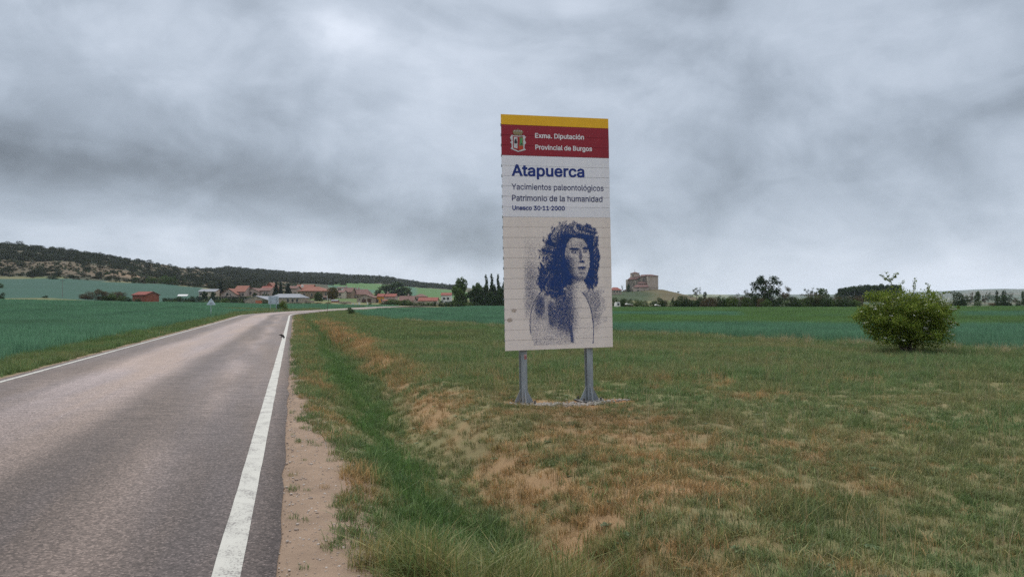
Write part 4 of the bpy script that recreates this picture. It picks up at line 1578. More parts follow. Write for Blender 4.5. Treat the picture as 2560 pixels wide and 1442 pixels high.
g_ = random.Random(8)
tree_kit('round', m_dgreen, m_bark, lobes(16, .50, .48, .50, .48, 510, .36, .5) + [(-.2, 0, .12, .26, .26, .14), (.2, .1, .12, .26, .26, .14)], 4200, .032, .6, .028, 510, noise=.3)
tree_kit('round2', m_mgreen, m_bark, lobes(15, .46, .44, .50, .48, 511, .34, .5) + [(-.2, 0, .12, .24, .24, .14), (.2, .1, .14, .24, .24, .14)], 4200, .032, .6, .026, 511, noise=.3)
tree_kit('tall', m_mgreen, m_bark, lobes(18, .30, .28, .52, .47, 512, .34, .6) + [(-.1, 0, .12, .20, .20, .13), (.12, .05, .10, .2, .2, .12)], 4000, .026, .7, .020, 512, noise=.35, spread=.25)
tree_kit('dome', m_dgreen, m_bark2, lobes(16, .52, .48, .42, .56, 513, .36, .35) + [(-.22, 0, .16, .3, .3, .17), (.2, 0, .16, .3, .3, .17)], 3600, .034, .62, .022, 513, noise=.25)
pop = [(g_.uniform(-.03, .03), g_.uniform(-.03, .03), .12 + .11 * i, .085 - .0105 * abs(i - 2.2), .085 - .0105 * abs(i - 2.2), .10) for i in range(8)]
tree_kit('poplar', m_dgreen, m_bark2, pop, 1500, .022, .8, .012, 514, nl=8, spread=.07, noise=.5, shell=.25)
con = [(0, 0, .10 + .085 * i, .27 * (1 - i / 10.6), .27 * (1 - i / 10.6), .045) for i in range(10)]
tree_kit('conifer', m_conif, m_bark, con, 2600, .034, .85, .020, 515, nl=2, spread=.1, noise=.4, shell=.3)
tree_kit('golden', m_gold, m_bark, [(0, 0, .55, .42, .42, .42), (0, 0, .72, .30, .30, .26), (.15, 0, .45, .28, .28, .24), (-.15, 0, .45, .28, .28, .24)], 2600, .032, .5, .03, 516, noise=.25)
ob = [(0, 0, .25, .30, .28, .22)]
for i in range(34):
    a, t = g_.uniform(0, 6.28), g_.uniform(.15, 1)
    rr = .44 * (1 - .35 * t) * g_.uniform(.45, 1.0)
    ob.append((math.cos(a) * rr, math.sin(a) * rr, .25 + .66 * t, .095, .095, .095))
tree_kit('open', m_dgreen, m_bark, ob, 4600, .020, .85, .022, 517, nl=16, spread=.34, noise=.4, shell=.1)
wb = [(g_.uniform(-.34, .34), g_.uniform(-.3, .3), g_.uniform(.30, .95), .10, .10, .08) for _ in range(22)]
tree_kit('wispy', m_grey, m_bark, wb, 1500, .020, .8, .020, 518, nl=14, spread=.34, noise=.5, shell=.1)
tree_kit('bare', m_brown, m_bark, [(g_.uniform(-.36, .36), g_.uniform(-.3, .3), g_.uniform(.35, .92), .14, .14, .12) for _ in range(18)], 1800, .020, .75, .022, 519, nl=16, spread=.4, noise=.5, shell=.1)


def tree(key, px, Y, w_px, top_py, label, group=None, name='tree', base=None, unit_w=None):
    x = PX(px, Y)
    z = gz(x, Y) if base is None else base
    h = max(PZ(top_py, Y) - z, 1.0)
    o = empty(name, (x, Y, z), random.uniform(0, 6.28))
    tr, cr = TREE[key]
    uw = unit_w or {'round': 1.15, 'round2': 1.1, 'tall': .72, 'dome': 1.15, 'poplar': .24, 'conifer': .62, 'golden': .95, 'open': .95, 'wispy': .85, 'bare': .95}[key]
    sx = w_px * Y / F / uw
    for nm, me in (('trunk', tr), ('crown', cr)):
        c = link(bpy.data.objects.new(nm, me), o)
        c.scale = (sx, sx, h)
    return tag(o, label, 'tree', group)

# ------------------------------------------------------------------ the village and the church
def masonry(name, c, c2, scale=1.2, rough=0.9):
    return worn(name, c, c2, scale, rough, detail=6.0, bump=0.05, spec=0.15)


def tiles(name, c, c2):
    m, b, o = new_mat(name)
    x, y, z = sep(objcoord())
    row = esin((x + y * 0.31) * 18.0) * 0.5 + 0.5
    n = enoise(vec(x, y, z * 2.0), 0.9, 6.0, 0.65, 0.4)
    n2 = enoise(objcoord(), 7.0, 3.0, 0.6)
    setc(b, cscale(cmix(estep(0.35, 0.70, n * 0.7 + n2 * 0.3), c, c2), row * 0.22 + 0.86))
    b.inputs['Roughness'].default_value = 0.9
    b.inputs['Specular IOR Level'].default_value = 0.1
    return m


W_PINK = masonry('pink_render', (0.44, 0.34, 0.30), (0.35, 0.265, 0.23))
W_CREAM = masonry('cream_render', (0.54, 0.47, 0.37), (0.44, 0.38, 0.29))
W_STONE = masonry('pale_rubble_stone', (0.38, 0.32, 0.25), (0.26, 0.215, 0.165), 1.8)
W_BROWN = masonry('brown_rubble_stone', (0.30, 0.215, 0.15), (0.20, 0.145, 0.10), 1.8)
W_ORANGE = masonry('yellow_render', (0.58, 0.30, 0.06), (0.50, 0.25, 0.05))
W_BRICK = masonry('orange_brick', (0.30, 0.10, 0.062), (0.235, 0.08, 0.05), 2.4)
W_WHITE = masonry('white_render', (0.68, 0.66, 0.62), (0.55, 0.53, 0.49))
R_RED = tiles('new_red_tile', (0.25, 0.082, 0.062), (0.19, 0.066, 0.052))
R_BRN = tiles('weathered_brown_tile', (0.185, 0.105, 0.085), (0.13, 0.078, 0.066))
R_ORG = tiles('orange_tile', (0.265, 0.115, 0.08), (0.19, 0.085, 0.062))
R_GRY = tiles('grey_sheet_roof', (0.27, 0.275, 0.29), (0.20, 0.205, 0.21))
m_pane = worn('dark_window_glass', (0.018, 0.020, 0.024), (0.03, 0.032, 0.035), 2, 0.2, spec=0.5)
m_frame = worn('window_surround', (0.48, 0.43, 0.36), None, 3, 0.8)
m_wood = worn('brown_wood', (0.085, 0.045, 0.030), None, 4, 0.7)
m_odoor = worn('orange_metal_door', (0.46, 0.135, 0.065), (0.38, 0.11, 0.055), 1.5, 0.6)


def rooflet(mb, w, d, ze, zr, ridge, ov=0.35, th=0.16, hip=0.0):
    """A pitched roof over a w by d plan; ridge along 'x' or 'y'; hip = how far the ridge ends are drawn in."""
    if ridge == 'x':
        a, bq = w / 2 + ov, d / 2 + ov
        sl = (zr - ze) / (d / 2)
    else:
        a, bq = d / 2 + ov, w / 2 + ov
        sl = (zr - ze) / (w / 2)
    el_ = ze - sl * ov
    vs = [(-a, -bq, el_), (a, -bq, el_), (a, bq, el_), (-a, bq, el_), (-a + hip, 0, zr), (a - hip, 0, zr)]
    vs = [(x, y, z + th) for x, y, z in vs] + [(x, y, z) for x, y, z in vs]
    if ridge == 'y':
        vs = [(y, -x, z) for x, y, z in vs]
    fs = [(0, 1, 5, 4), (2, 3, 4, 5), (1, 2, 5), (3, 0, 4), (6, 10, 11, 7), (8, 11, 10, 9), (7, 11, 8), (9, 10, 6),
          (0, 6, 7, 1), (1, 7, 8, 2), (2, 8, 9, 3), (3, 9, 6, 0)]
    if not hip:                                       # open gable ends: only the verges of the two slopes
        fs = [f for f in fs if len(f) == 4 and f not in ((1, 7, 8, 2), (3, 9, 6, 0))] + [(1, 5, 11, 7), (5, 2, 8, 11), (3, 4, 10, 9), (4, 0, 6, 10)]
    mb.add(vs, fs)
    return mb


def openings(root, w, d, wins, doors, zbase=0.0, doormat=None):
    for (fx, z, ww, hh) in wins:
        x = (fx - 0.5) * w
        fr = MB().box(x - ww / 2 - .10, x + ww / 2 + .10, -d / 2 - .05, -d / 2 + .04, z - .10, z + hh + .10).build('window', m_frame, root)
        MB().box(x - ww / 2, x + ww / 2, -d / 2 - .075, -d / 2 - .045, z, z + hh).build('pane', m_pane, fr)
    for (fx, ww, hh) in doors:
        x = (fx - 0.5) * w
        MB().box(x - ww / 2, x + ww / 2, -d / 2 - .07, -d / 2 + .04, zbase, zbase + hh).build('door', doormat or m_wood, root)


def house(label, px0, px1, Y, eave, ridge_py, depth, wall, roofm, ridge='x', base_py=None, wins=(), doors=(), chim=(), hip=0.0, yaw=0.0,
          name='village_house', cat='house', group='village houses', doormat=None, ov=0.35):
    w = (px1 - px0) * Y / F
    x = PX((px0 + px1) / 2, Y)
    yc = Y + depth / 2
    z0 = min(gz(x - w / 2, Y), gz(x + w / 2, Y), gz(x, yc), gz(x - w / 2, Y + depth), gz(x + w / 2, Y + depth)) - 0.3
    if base_py is not None: z0 = min(z0, PZ(base_py, Y)) if PZ(base_py, Y) < z0 else z0
    vis = (PZ(base_py, Y) if base_py else gz(x, Y)) - z0          # visible wall starts this far up
    ze, zr = PZ(eave, Y) - z0, PZ(ridge_py, Y) - z0
    zr = max(zr - 0.16, ze + 0.4)
    o = empty(name, (x, yc, z0), yaw)
    tag(o, label, cat, group)
    if hip:
        MB().box(-w / 2, w / 2, -depth / 2, depth / 2, 0, ze).build('wall', wall, o)
    elif ridge == 'x':
        MB().prism([(-depth / 2, 0), (depth / 2, 0), (depth / 2, ze), (0, zr), (-depth / 2, ze)], 'x', -w / 2, w / 2).build('wall', wall, o)
    else:
        MB().prism([(-w / 2, 0), (w / 2, 0), (w / 2, ze), (0, zr), (-w / 2, ze)], 'y', -depth / 2, depth / 2).build('wall', wall, o)
    rf = rooflet(MB(), w, depth, ze, zr, ridge, ov, hip=hip).build('roof', roofm, o)
    rf.location.z = 0.02
    for fx in chim:
        cx = (fx - 0.5) * w
        MB().box(cx - .35, cx + .35, -.3, .4, zr - .6, zr + 1.1).build('chimney', W_PINK, rf)
    openings(o, w, depth, [(f, vis + (ze - vis) * z, a, b_) for f, z, a, b_ in wins], [(f, a, vis + b_) for f, a, b_ in doors], 0.0, doormat)
    return o


house('small solitary brick-red barn with red tiled gable roof beside the brown thicket', 326, 386, 250, 737, 728.5, 4.6, W_BRICK, R_RED, yaw=R(-34), base_py=755, name='brick_barn', cat='barn', group=None)
house('low cream house with grey-green roof half hidden by garden trees', 497, 538, 345, 729, 722, 8, W_CREAM, R_GRY, base_py=742, wins=((.12, .35, 1.2, 1.0), (.85, .35, 1.2, 1.0)))
house('pink chalet wing with white-edged gable and big triangular window', 552, 591, 340, 735, 721, 12, W_PINK, R_ORG, 'y', base_py=742, wins=((.38, .55, .45, .9), (.46, .55, .45, 1.2), (.60, .6, .5, .8), (.36, .05, .8, .45), (.66, .05, .7, .4)), ov=.45)
house('tall main house of the pink chalet with broad red-brown roof', 583, 611, 344, 729, 713.5, 12, W_PINK, R_ORG, base_py=741, wins=((.6, .15, .8, .9), (.85, .15, .9, .9), (.55, .72, .9, .3), (.85, .72, .9, .3)))
house('stone house with plain gable and one dark window behind the roadside hedge', 612, 647, 350, 729, 719.5, 14, W_PINK, R_BRN, 'y', base_py=741, wins=((.42, .45, .7, 1.2),))
house('long pink stone house with dark eave between gable and spruces', 646, 674, 352, 726.5, 719, 9, W_PINK, R_BRN, base_py=741, wins=((.55, .45, .6, .9), (.75, .45, .6, .9)))
house('crimson roofed house stepping up the slope behind the spruces', 652, 676, 420, 723, 715, 9, W_CREAM, R_RED, base_py=735)
house('bare orange brick gable building rising highest behind the spruces', 662, 684, 440, 718, 706, 9, W_BRICK, R_ORG, 'y', base_py=735)
house('grey rubble warehouse with orange metal door facing the road', 609.5, 668, 288, 750, 739.5, 16, W_STONE, R_GRY, 'y', base_py=764, doors=((.65, 2.6, 1.95),), name='warehouse', cat='warehouse', group=None, doormat=m_odoor, ov=.2)
house('long stone warehouse under grey sheet roof with three small windows', 672, 749, 296, 744.5, 734, 14, W_STONE, R_GRY, base_py=762, wins=((.62, .42, .75, 1.25), (.77, .42, .75, 1.25), (.92, .42, .75, 1.25)), hip=2.0, name='warehouse', cat='warehouse', group=None, ov=.25)
house('low dark roofed house tucked behind the spruces', 722, 741, 380, 721, 714.5, 8, W_PINK, R_BRN, base_py=740)
house('orange tiled upper house with a round white dish on its roof', 738, 779, 392, 722, 711, 10, W_BRICK, R_ORG, base_py=740)
house('big brown stone farmhouse under wide sloping red roof behind small trees', 744, 818, 362, 727.5, 716, 13, W_BROWN, R_ORG, base_py=752, wins=((.22, .5, .7, 1.1), (.48, .5, .7, 1.1), (.95, .55, .7, 1.3)), hip=6.0)
house('squat stone porch house with white pillars and dark doorway', 804, 830, 345, 743, 740.5, 6, W_STONE, R_BRN, base_py=753, wins=((.25, .25, 1.0, 1.2),), doors=((.48, .8, 1.7),))
house('little orange brick hut standing under the golden tree', 828, 843.5, 315, 752.5, 751, 3.5, W_BRICK, R_GRY, base_py=762, doors=((.85, .5, 1.2),), name='brick_hut', cat='hut', group=None, ov=.1)
house('narrow cream house with stone corners beside the golden tree', 838, 858, 372, 731, 725, 9, W_CREAM, R_BRN, base_py=753, wins=((.35, .12, .8, 1.3), (.7, .12, .8, 1.3), (.6, .62, .8, 1.2)))
house('white-painted upper storey showing over the cream roofs', 843, 856, 398, 720, 717.5, 7, W_WHITE, R_BRN, base_py=735, wins=((.3, .6, .7, .8), (.6, .6, .7, .8)))
house('tall brown stone house with dark red roof and arched doorway', 857, 878.5, 380, 730, 718.5, 10, W_BROWN, R_BRN, base_py=753, wins=((.2, .15, .6, .9), (.85, .15, .6, .9), (.2, .75, .6, .6)), doors=((.5, .9, 1.8),), chim=(.15,))
house('broad cream house with two dark garage doors and low red roof', 878.5, 922, 388, 736, 722.5, 11, W_CREAM, R_BRN, base_py=753, wins=((.2, .5, .8, 1.0), (.36, .5, .8, 1.0)), doors=((.12, 1.4, 2.0), (.32, 1.8, 2.0)), chim=(.12, .3), hip=2.0)
house('open-fronted stone barn with wide gable and two big dark openings', 892, 934, 338, 744, 735.5, 12, W_STONE, R_BRN, 'y', base_py=759, wins=((.17, .62, .5, .6), (.42, .78, .4, .7)), doors=((.42, 1.75, 2.0), (.75, 1.7, 2.3)), name='stone_barn', cat='barn', group=None, ov=.3)  # open fronts made as dark door slabs, standing in for the shade inside
house('bright yellow rendered house under red roof with skylights', 942.5, 960.5, 345, 741.5, 734, 8, W_ORANGE, R_RED, base_py=757, wins=((.12, .1, .5, 1.3), (.72, .2, .9, 1.2)), ov=.25)
house('pink rendered house joined to the yellow one under the same red roof', 960.5, 988, 345, 741.5, 734, 8, W_PINK, R_RED, base_py=758, wins=((.45, .55, .6, .4),), chim=(.2,), ov=.25)
house('low pink shed with white gate below the yellow house', 955, 972, 330, 752, 749.5, 4, W_PINK, R_ORG, base_py=760, doors=((.7, .9, 1.3),), name='shed', cat='shed', group=None, ov=.15)
house('long low house with faded brown roof and small white chimney', 998, 1034, 365, 751, 739.5, 9, W_STONE, R_BRN, base_py=760, chim=(.55,))
house('small cream gable peeping over the bushes', 1015, 1026, 345, 753, 746.5, 6, W_CREAM, R_BRN, 'y', base_py=762)
house('pale pink house with hipped brown roof beyond the hedge', 1036, 1064, 385, 741.5, 734.5, 9, W_PINK, R_BRN, base_py=757, wins=((.25, .35, .8, 1.0), (.5, .35, .8, 1.0), (.75, .35, .8, 1.0)), hip=2.5)
house('long bright red roof showing just above the dark hedge', 1046, 1092, 340, 752, 743, 10, W_CREAM, R_RED, base_py=762, wins=((.9, .2, 1, 1),))
house('white walled house with flat red roof beside the tall trees', 1103, 1127, 420, 738, 731.5, 9, W_WHITE, R_RED, base_py=755, wins=((.3, .35, 1.2, 1.2), (.7, .35, 1.2, 1.2)))
house('house with bright red hipped roof on the flank of the church hill', 1526, 1554, 590, 725, 718, 10, W_STONE, R_RED, base_py=735, wins=((.35, .4, .9, 1.2), (.6, .4, .9, 1.2), (.85, .4, .9, 1.2)), hip=3.0)

dish = MB()
dish.tube([(0, 0, 0), (0, -.15, .0)], [.75, .55], 12)
dsh = dish.build('satellite_dish', W_WHITE)
dsh.location = (PX(757, 392), 391.0, PZ(715.5, 392))
tag(dsh, 'round white dish mounted on the orange tiled roof', 'dish')
hq = bpy.data.objects['village_house']

# porch pillars as things of the porch house's front
porch = [o for o in bpy.data.objects if o.get('label', '').startswith('squat stone porch')][0]
for dx_ in (-1.9, .3, 1.2):
    pl = MB().box(dx_ - .13, dx_ + .13, -3.5, -3.2, 0, 2.6).build('pillar', W_WHITE, porch)

# church on its knoll
CY = 630.0
ch = empty('church', (PX(1605, CY), CY, gz(PX(1605, CY), CY) - 1.5))
tag(ch, 'massive stone church with square bell tower on a grassy knoll', 'church')
W_CH = masonry('church_ashlar', (0.46, 0.37, 0.30), (0.37, 0.30, 0.24), 0.25)
W_CH2 = masonry('church_dark_stone', (0.31, 0.26, 0.205), (0.21, 0.18, 0.15), 0.5)  # darker church stone; on the nave it carries painted shade
R_CH = tiles('church_tile', (0.165, 0.088, 0.074), (0.12, 0.075, 0.066))
W_TRIM = masonry('church_quoin', (0.48, 0.42, 0.34), None, 0.4)


def cbx(name, px0, px1, top, bot, y0, y1, mat, parent=None):
    o0 = ch.location
    return MB().box(PX(px0, CY) - o0.x, PX(px1, CY) - o0.x, y0, y1, PZ(bot, CY) - o0.z, PZ(top, CY) - o0.z).build(name, mat, parent or ch)


def crf(name, quad_rows, mat, parent):
    """A roof from rows of (px, py, y) corner points."""
    o0 = ch.location
    mb = MB()
    for poly in quad_rows:
        vs = [(PX(a, CY) - o0.x, y, PZ(b_, CY) - o0.z) for a, b_, y in poly]
        lo = [(x, y, z - .25) for x, y, z in vs]
        n = len(vs)
        mb.add(vs + lo, [list(range(n)), [n + i for i in range(n)][::-1]] + [(i, (i + 1) % n, n + (i + 1) % n, n + i) for i in range(n)])
    return mb.build(name, mat, parent)


apse = cbx('apse', 1614.5, 1640.5, 690.3, 728, -9, 5, W_CH)
cbx('quoin', 1614.2, 1616.2, 690.3, 728, -9.15, -8.4, W_TRIM, apse)
cbx('plinth', 1614.0, 1641, 717.6, 718.4, -9.25, 5, W_TRIM, apse)
crf('roof', [[(1613.8, 690.2, -9.6), (1641.2, 690.2, -9.6), (1641.2, 690.2, 5.5), (1629, 685.4, 3), (1613.8, 686.0, 3)], ], R_CH, apse)
nave = cbx('nave', 1600, 1614.4, 690.8, 728, -3, 9, W_CH2)  # receding side of the block, its shade put into the darker wall colour
crf('roof', [[(1599.2, 691.0, -3.6), (1614.4, 690.0, -3.6), (1629, 685.3, 3.2), (1604, 686.4, 3.2)]], R_CH, nave)
for pxw, pt, pb in ((1607.8, 697, 703), (1595.5, 696, 700)):
    cbx('window', pxw - .9, pxw + .9, pt, pb, -3.12 if pxw > 1600 else -1.15, -2.9 if pxw > 1600 else -.9, m_pane, nave)
aisle = cbx('aisle', 1569.2, 1600, 698.4, 728, -1, 10, W_CH2)
crf('roof', [[(1568.4, 698.6, -1.7), (1589.5, 698.0, -1.7), (1601, 691.6, -1.7), (1601.5, 685.5, 4.5), (1580, 690.5, 4.5)]], R_CH, aisle)
MBx = MB().prism([(PX(1589.5, CY) - ch.location.x, PZ(699, CY) - ch.location.z), (PX(1600.5, CY) - ch.location.x, PZ(699, CY) - ch.location.z), (PX(1600.5, CY) - ch.location.x, PZ(692.0, CY) - ch.location.z), (PX(1589.5, CY) - ch.location.x, PZ(698.2, CY) - ch.location.z)], 'y', -.98, 4)
MBx.build('gable_wall', W_CH2, aisle)
for pxw, pt, pb in ((1583.3, 708, 712.5), (1574, 702, 704)):
    cbx('window', pxw - .8, pxw + .8, pt, pb, -1.12, -.9, m_pane, aisle)
for pxb, tp in ((1567.8, 702), (1587.2, 701.5)):
    cbx('buttress', pxb - .9, pxb + .9, tp, 728, -2.6, 1, W_TRIM if pxb > 1580 else W_CH2, aisle)
tower = cbx('bell_tower', 1579.8, 1599.6, 682.4, 700, 2, 8.5, W_CH)
crf('roof', [[(1579.2, 682.5, 1.7), (1600.2, 682.5, 1.7), (1589.7, 679.0, 5.2)], [(1600.2, 682.5, 1.7), (1600.2, 682.5, 8.8), (1589.7, 679.0, 5.2)], [(1600.2, 682.5, 8.8), (1579.2, 682.5, 8.8), (1589.7, 679.0, 5.2)], [(1579.2, 682.5, 8.8), (1579.2, 682.5, 1.7), (1589.7, 679.0, 5.2)]], R_CH, tower)
cbx('bell_opening', 1582.4, 1585.0, 685.5, 690.5, 1.88, 2.3, m_pane, tower)
cbx('cross', 1589.45, 1589.95, 673.5, 679.2, 5.1, 5.3, m_dkst, tower)
cbx('cross_arm', 1588.7, 1590.7, 675.0, 675.5, 5.1, 5.3, m_dkst, tower)
chap = cbx('side_chapel', 1591, 1614.2, 709.4, 728, -8, -3, W_CH2)
crf('roof', [[(1590.4, 709.5, -8.5), (1614.6, 709.5, -8.5), (1607, 704.3, -4.5), (1601, 703.8, -4.5)], [(1590.4, 709.5, -8.5), (1601, 703.8, -4.5), (1592, 706.5, -3)], [(1607, 704.3, -4.5), (1614.6, 709.5, -8.5), (1614.6, 707, -3)]], R_CH, chap)
annex = cbx('annex', 1576.2, 1613.8, 718.2, 738, -15, -8.05, W_CH)
crf('roof', [[(1575.4, 718.4, -15.6), (1614.2, 718.0, -15.6), (1614.2, 711.4, -8.0), (1586, 712.4, -8.0)]], R_CH, annex)
for pxw, pt, pb, wv in ((1587, 719.5, 721.5, 1.1), (1588, 725, 729, 2.2), (1602, 719.5, 721, .8), (1607.5, 719.5, 721, .8), (1602.3, 724.5, 726.8, .8)):
    cbx('window', pxw - wv, pxw + wv, pt, pb, -15.12, -14.9, m_pane, annex)
cbx('buttress', 1641, 1644.6, 706, 728, -2, 3, W_CH2, apse)

# churchyard wall stepping up to the church
cw = MB()
for i in range(5):
    x0, x1 = PX(1552 + i * 5, CY), PX(1557.2 + i * 5, CY)
    z0 = min(gz(x0, 618), gz(x1, 618)) - .4
    cw.box(x0, x1, 617.6 + i * .004, 618.2, z0, z0 + 2.0 + .25 * i)
cwo = cw.build('churchyard_wall', W_CH2)
tag(cwo, 'low brown stone wall between red roofed house and church annex', 'wall')

# ------------------------------------------------------------------ odds and ends by the roads
m_sgrey = worn('bare_aluminium', (0.60, 0.66, 0.72), (0.50, 0.55, 0.60), 6, 0.55, 0.1)
m_srib = worn('sign_rib', (0.19, 0.22, 0.26), None, 6, 0.5, 0.4)
m_spost = worn('sign_post_steel', (0.42, 0.46, 0.48), (0.33, 0.36, 0.38), 8, 0.5, 0.4)
TY = 84.0
tx = PX(527.5, TY)
ts = empty('warning_sign', (tx, TY, gz(tx, TY)), R(14))
tag(ts, 'grey back of a triangular traffic sign on single post at wheat edge', 'traffic sign')
tz1, tz0 = PZ(746.5, TY) - gz(tx, TY), PZ(762, TY) - gz(tx, TY)
MB().tube([(0, .06, -.15), (0, .06, tz1 - .06)], .04, 8).build('post', m_spost, ts)
tri = [(-.47, tz0 + .05), (-.43, tz0), (.43, tz0), (.47, tz0 + .05), (.04, tz1), (-.04, tz1)]
pnl = MB().prism(tri, 'y', .105, .125).build('panel', m_sgrey, ts)
MB().box(-.26, .26, .085, .104, tz0 + .14, tz0 + .19).build('bracket', m_srib, pnl)
MB().box(-.05, .05, .012, .104, tz0 + .24, tz0 + .34).build('clamp', m_ewhite, pnl)

IY = 128.0
ix = PX(683.5, IY)
iz = gz(ix, IY)
inf = empty('information_board', (ix, IY, iz), R(6))
tag(inf, 'ribbed grey back of a rectangular road board on two posts before green bush', 'traffic sign')
i1, i0 = PZ(740, IY) - iz, PZ(760.2, IY) - iz
for k in range(8):
    z_ = i0 + (i1 - i0) * k / 8
    pk = MB().box(-.84, .84, .10, .13, z_ + .012, z_ + (i1 - i0) / 8).build('slat', m_sgrey, inf)
    MB().box(-.80, .80, .085, .099, z_ + .015, z_ + .045).build('rib', m_srib, pk)
for s in (-.50, .50):
    MB().box(s - .035, s + .035, .0, .08, -.3, i1 - .02).build('post', m_spost, inf)

# leaning stick, power pole, white blocks along the lane
sk = MB().tube([(0, 0, -.2), (.10, 0, 1.0), (.25, 0, 2.0)], [.035, .03, .022], 5).build('stake', m_wood)
sy = 98.0
sk.location = (PX(817, sy), sy, gz(PX(817, sy), sy))
tag(sk, 'thin dark stake leaning right at the road bend', 'stake')
uy = 232.0
ux = PX(156, uy)
up_ = empty('utility_pole', (ux, uy, gz(ux, uy)))
tag(up_, 'slender grey power pole with crossarm standing in the blue-green field', 'pole')
uh = PZ(699, uy) - gz(ux, uy)
MB().tube([(0, 0, -.3), (0, 0, uh)], [.08, .05], 6).build('shaft', m_bark2, up_)
MB().box(-.7, .7, -.05, .05, uh - .35, uh - .25).build('crossarm', m_dkst, up_)
for s in (-.6, 0, .6):
    MB().tube([(s, 0, uh - .25), (s, 0, uh)], .05, 5).build('insulator', m_pane, up_)

for (pxa, w_, tp, bt, yy, lab, nm, cat) in ((898.5, 4.2, 755, 763.5, 262, 'tall white pillar standing at the lane corner before the stone barn', 'white_pillar', 'pillar'),
                                            (919, 2.2, 755, 762, 268, 'slim white pillar before the open barn doorway', 'white_pillar', 'pillar'),
                                            (882.5, 4.4, 757, 760.3, 275, 'low white block on the grass left of the tall pillar', 'white_block', 'block'),
                                            (890.3, 3.4, 758, 760.4, 275, 'smaller white block on the grass beside the tall pillar', 'white_block', 'block')):
    x_ = PX(pxa, yy)
    hw_ = w_ * yy / F / 2
    z_ = gz(x_, yy)
    bo = MB().box(-hw_, hw_, -.2, .2, -.4, PZ(tp, yy) - z_).build(nm, W_WHITE, bevel=.02)
    bo.location = (x_, yy, z_)
    tag(bo, lab, cat)
    MB().box(-hw_ - .05, hw_ + .05, -.26, .26, PZ(tp, yy) - z_, PZ(tp, yy) - z_ + .08).build('cap', W_CREAM, bo)

# low stone wall along the village green
for (pa, pb_, tp, yy, lab) in ((846, 878, 753.5, 300, 'pale dry stone wall in front of the cream houses'), (753, 786, 751, 305, 'low rubble wall under the small leafy trees')):
    xa, xb = PX(pa, yy), PX(pb_, yy)
    zt = PZ(tp, yy)
    z_ = min(gz(xa, yy), gz(xb, yy)) - .5
    so = empty('stone_wall', ((xa + xb) / 2, yy, z_))
    tag(so, lab, 'wall')
    n_ = 6
    for k in range(n_):
        a_, b__ = xa + (xb - xa) * k / n_ - so.location.x, xa + (xb - xa) * (k + .985) / n_ - so.location.x
        MB().box(a_, b__, -.25, .25, 0, zt - z_ - .12 + random.uniform(-.06, .06)).build('block', W_STONE, so)
        MB().box(a_ - .0, b__, -.30, .30, zt - z_ - .05, zt - z_ + .05).build('coping', W_CREAM, so)

# white vehicles and covers by the allotments under the church hill
def van(px, Y, wpx, top, label):
    x = PX(px, Y)
    z = gz(x, Y)
    w = wpx * Y / F
    h = PZ(top, Y) - z
    o = empty('caravan', (x, Y, z), R(8))
    tag(o, label, 'caravan')
    MB().prism([(-w / 2, .35), (w / 2, .35), (w / 2 * 1.02, h * .5), (w / 2 * .8, h), (-w / 2 * .7, h), (-w / 2 * .95, h * .55)], 'y', -1.0, 1.0).build('body', W_WHITE, o, bevel=.04)
    MB().box(-w * .2, w * .25, -1.05, -1.0, h * .5, h * .8).build('window', m_pane, o)
    for s in (-.28, .3):
        MB().tube([(s * w, -.95, .32), (s * w, -.7, .32)], .32, 10).build('wheel', m_dkst, o)


van(1543, 203.5, 11, 755, 'small white caravan with rounded front parked among the bushes')


def shelter(px, Y, wpx, top, label):
    x = PX(px, Y)
    z = gz(x, Y)
    w = wpx * Y / F
    h = PZ(top, Y) - z
    o = empty('garden_shelter', (x, Y, z))
    tag(o, label, 'shelter')
    MB().prism([(-w / 2, h - .25), (w / 2, h - .42), (w / 2, h - .34), (-w / 2 * .6, h)], 'y', -1.1, 1.1).build('roof', W_WHITE, o)
    for s in (-.45, .45):
        for s2 in (-.9, .9):
            MB().box(s * w - .05, s * w + .05, s2 - .05, s2 + .05, -.2, h - .3).build('post', m_wood, o)


shelter(1572, 203.5, 18, 758, 'low white sheet roof on posts beside the white caravan')
shelter(1644, 202.5, 14, 760.5, 'small white awning under the big dark bush below the church')

# the bird skimming the road edge
bd = empty('bird', (PX(706.5, 27), 27, PZ(840.5, 27)), R(25))
tag(bd, 'dark swallow flying low over the white edge line', 'bird')
m_bird = worn('dark_plumage', (0.030, 0.026, 0.028), (0.06, 0.052, 0.052), 40, 0.7)
sv = [(0, -.075, .01), (0, -.055, .016), (0, -.02, .012), (0, .025, .004), (0, .06, 0)]
MB().tube(sv, [.008, .020, .028, .020, .008], 8).build('body', m_bird, bd, smooth=True)
for s in (-1, 1):
    wing = [(s * .012, -.045, .014), (s * .012, .030, .012), (s * .060, .030, .020), (s * .125, .070, .026), (s * .080, -.040, .024)]
    lo = [(x, y, z - .005) for x, y, z in wing]
    MB().add(wing + lo, [(0, 1, 2, 4), (2, 3, 4), (9, 7, 6, 5), (9, 8, 7)] + [(i, (i + 1) % 5, 5 + (i + 1) % 5, 5 + i) for i in range(5)]).build('wing', m_bird, bd)
    MB().add([(s * .003, .05, .003), (s * .014, .055, .003), (s * .030, .125, .0), (s * .003, .05, -.001), (s * .014, .055, -.001), (s * .030, .125, -.002)], [(0, 1, 2), (5, 4, 3), (0, 3, 4, 1), (1, 4, 5, 2), (2, 5, 3, 0)]).build('tail', m_bird, bd)
bd.rotation_euler = (R(-48), R(38), R(35))
MB().add([(-.005, -.078, .012), (.005, -.078, .012), (0, -.092, .008), (0, -.078, .006)], [(0, 1, 2), (0, 2, 3), (1, 3, 2), (0, 3, 1)]).build('beak', m_dkst, bd)

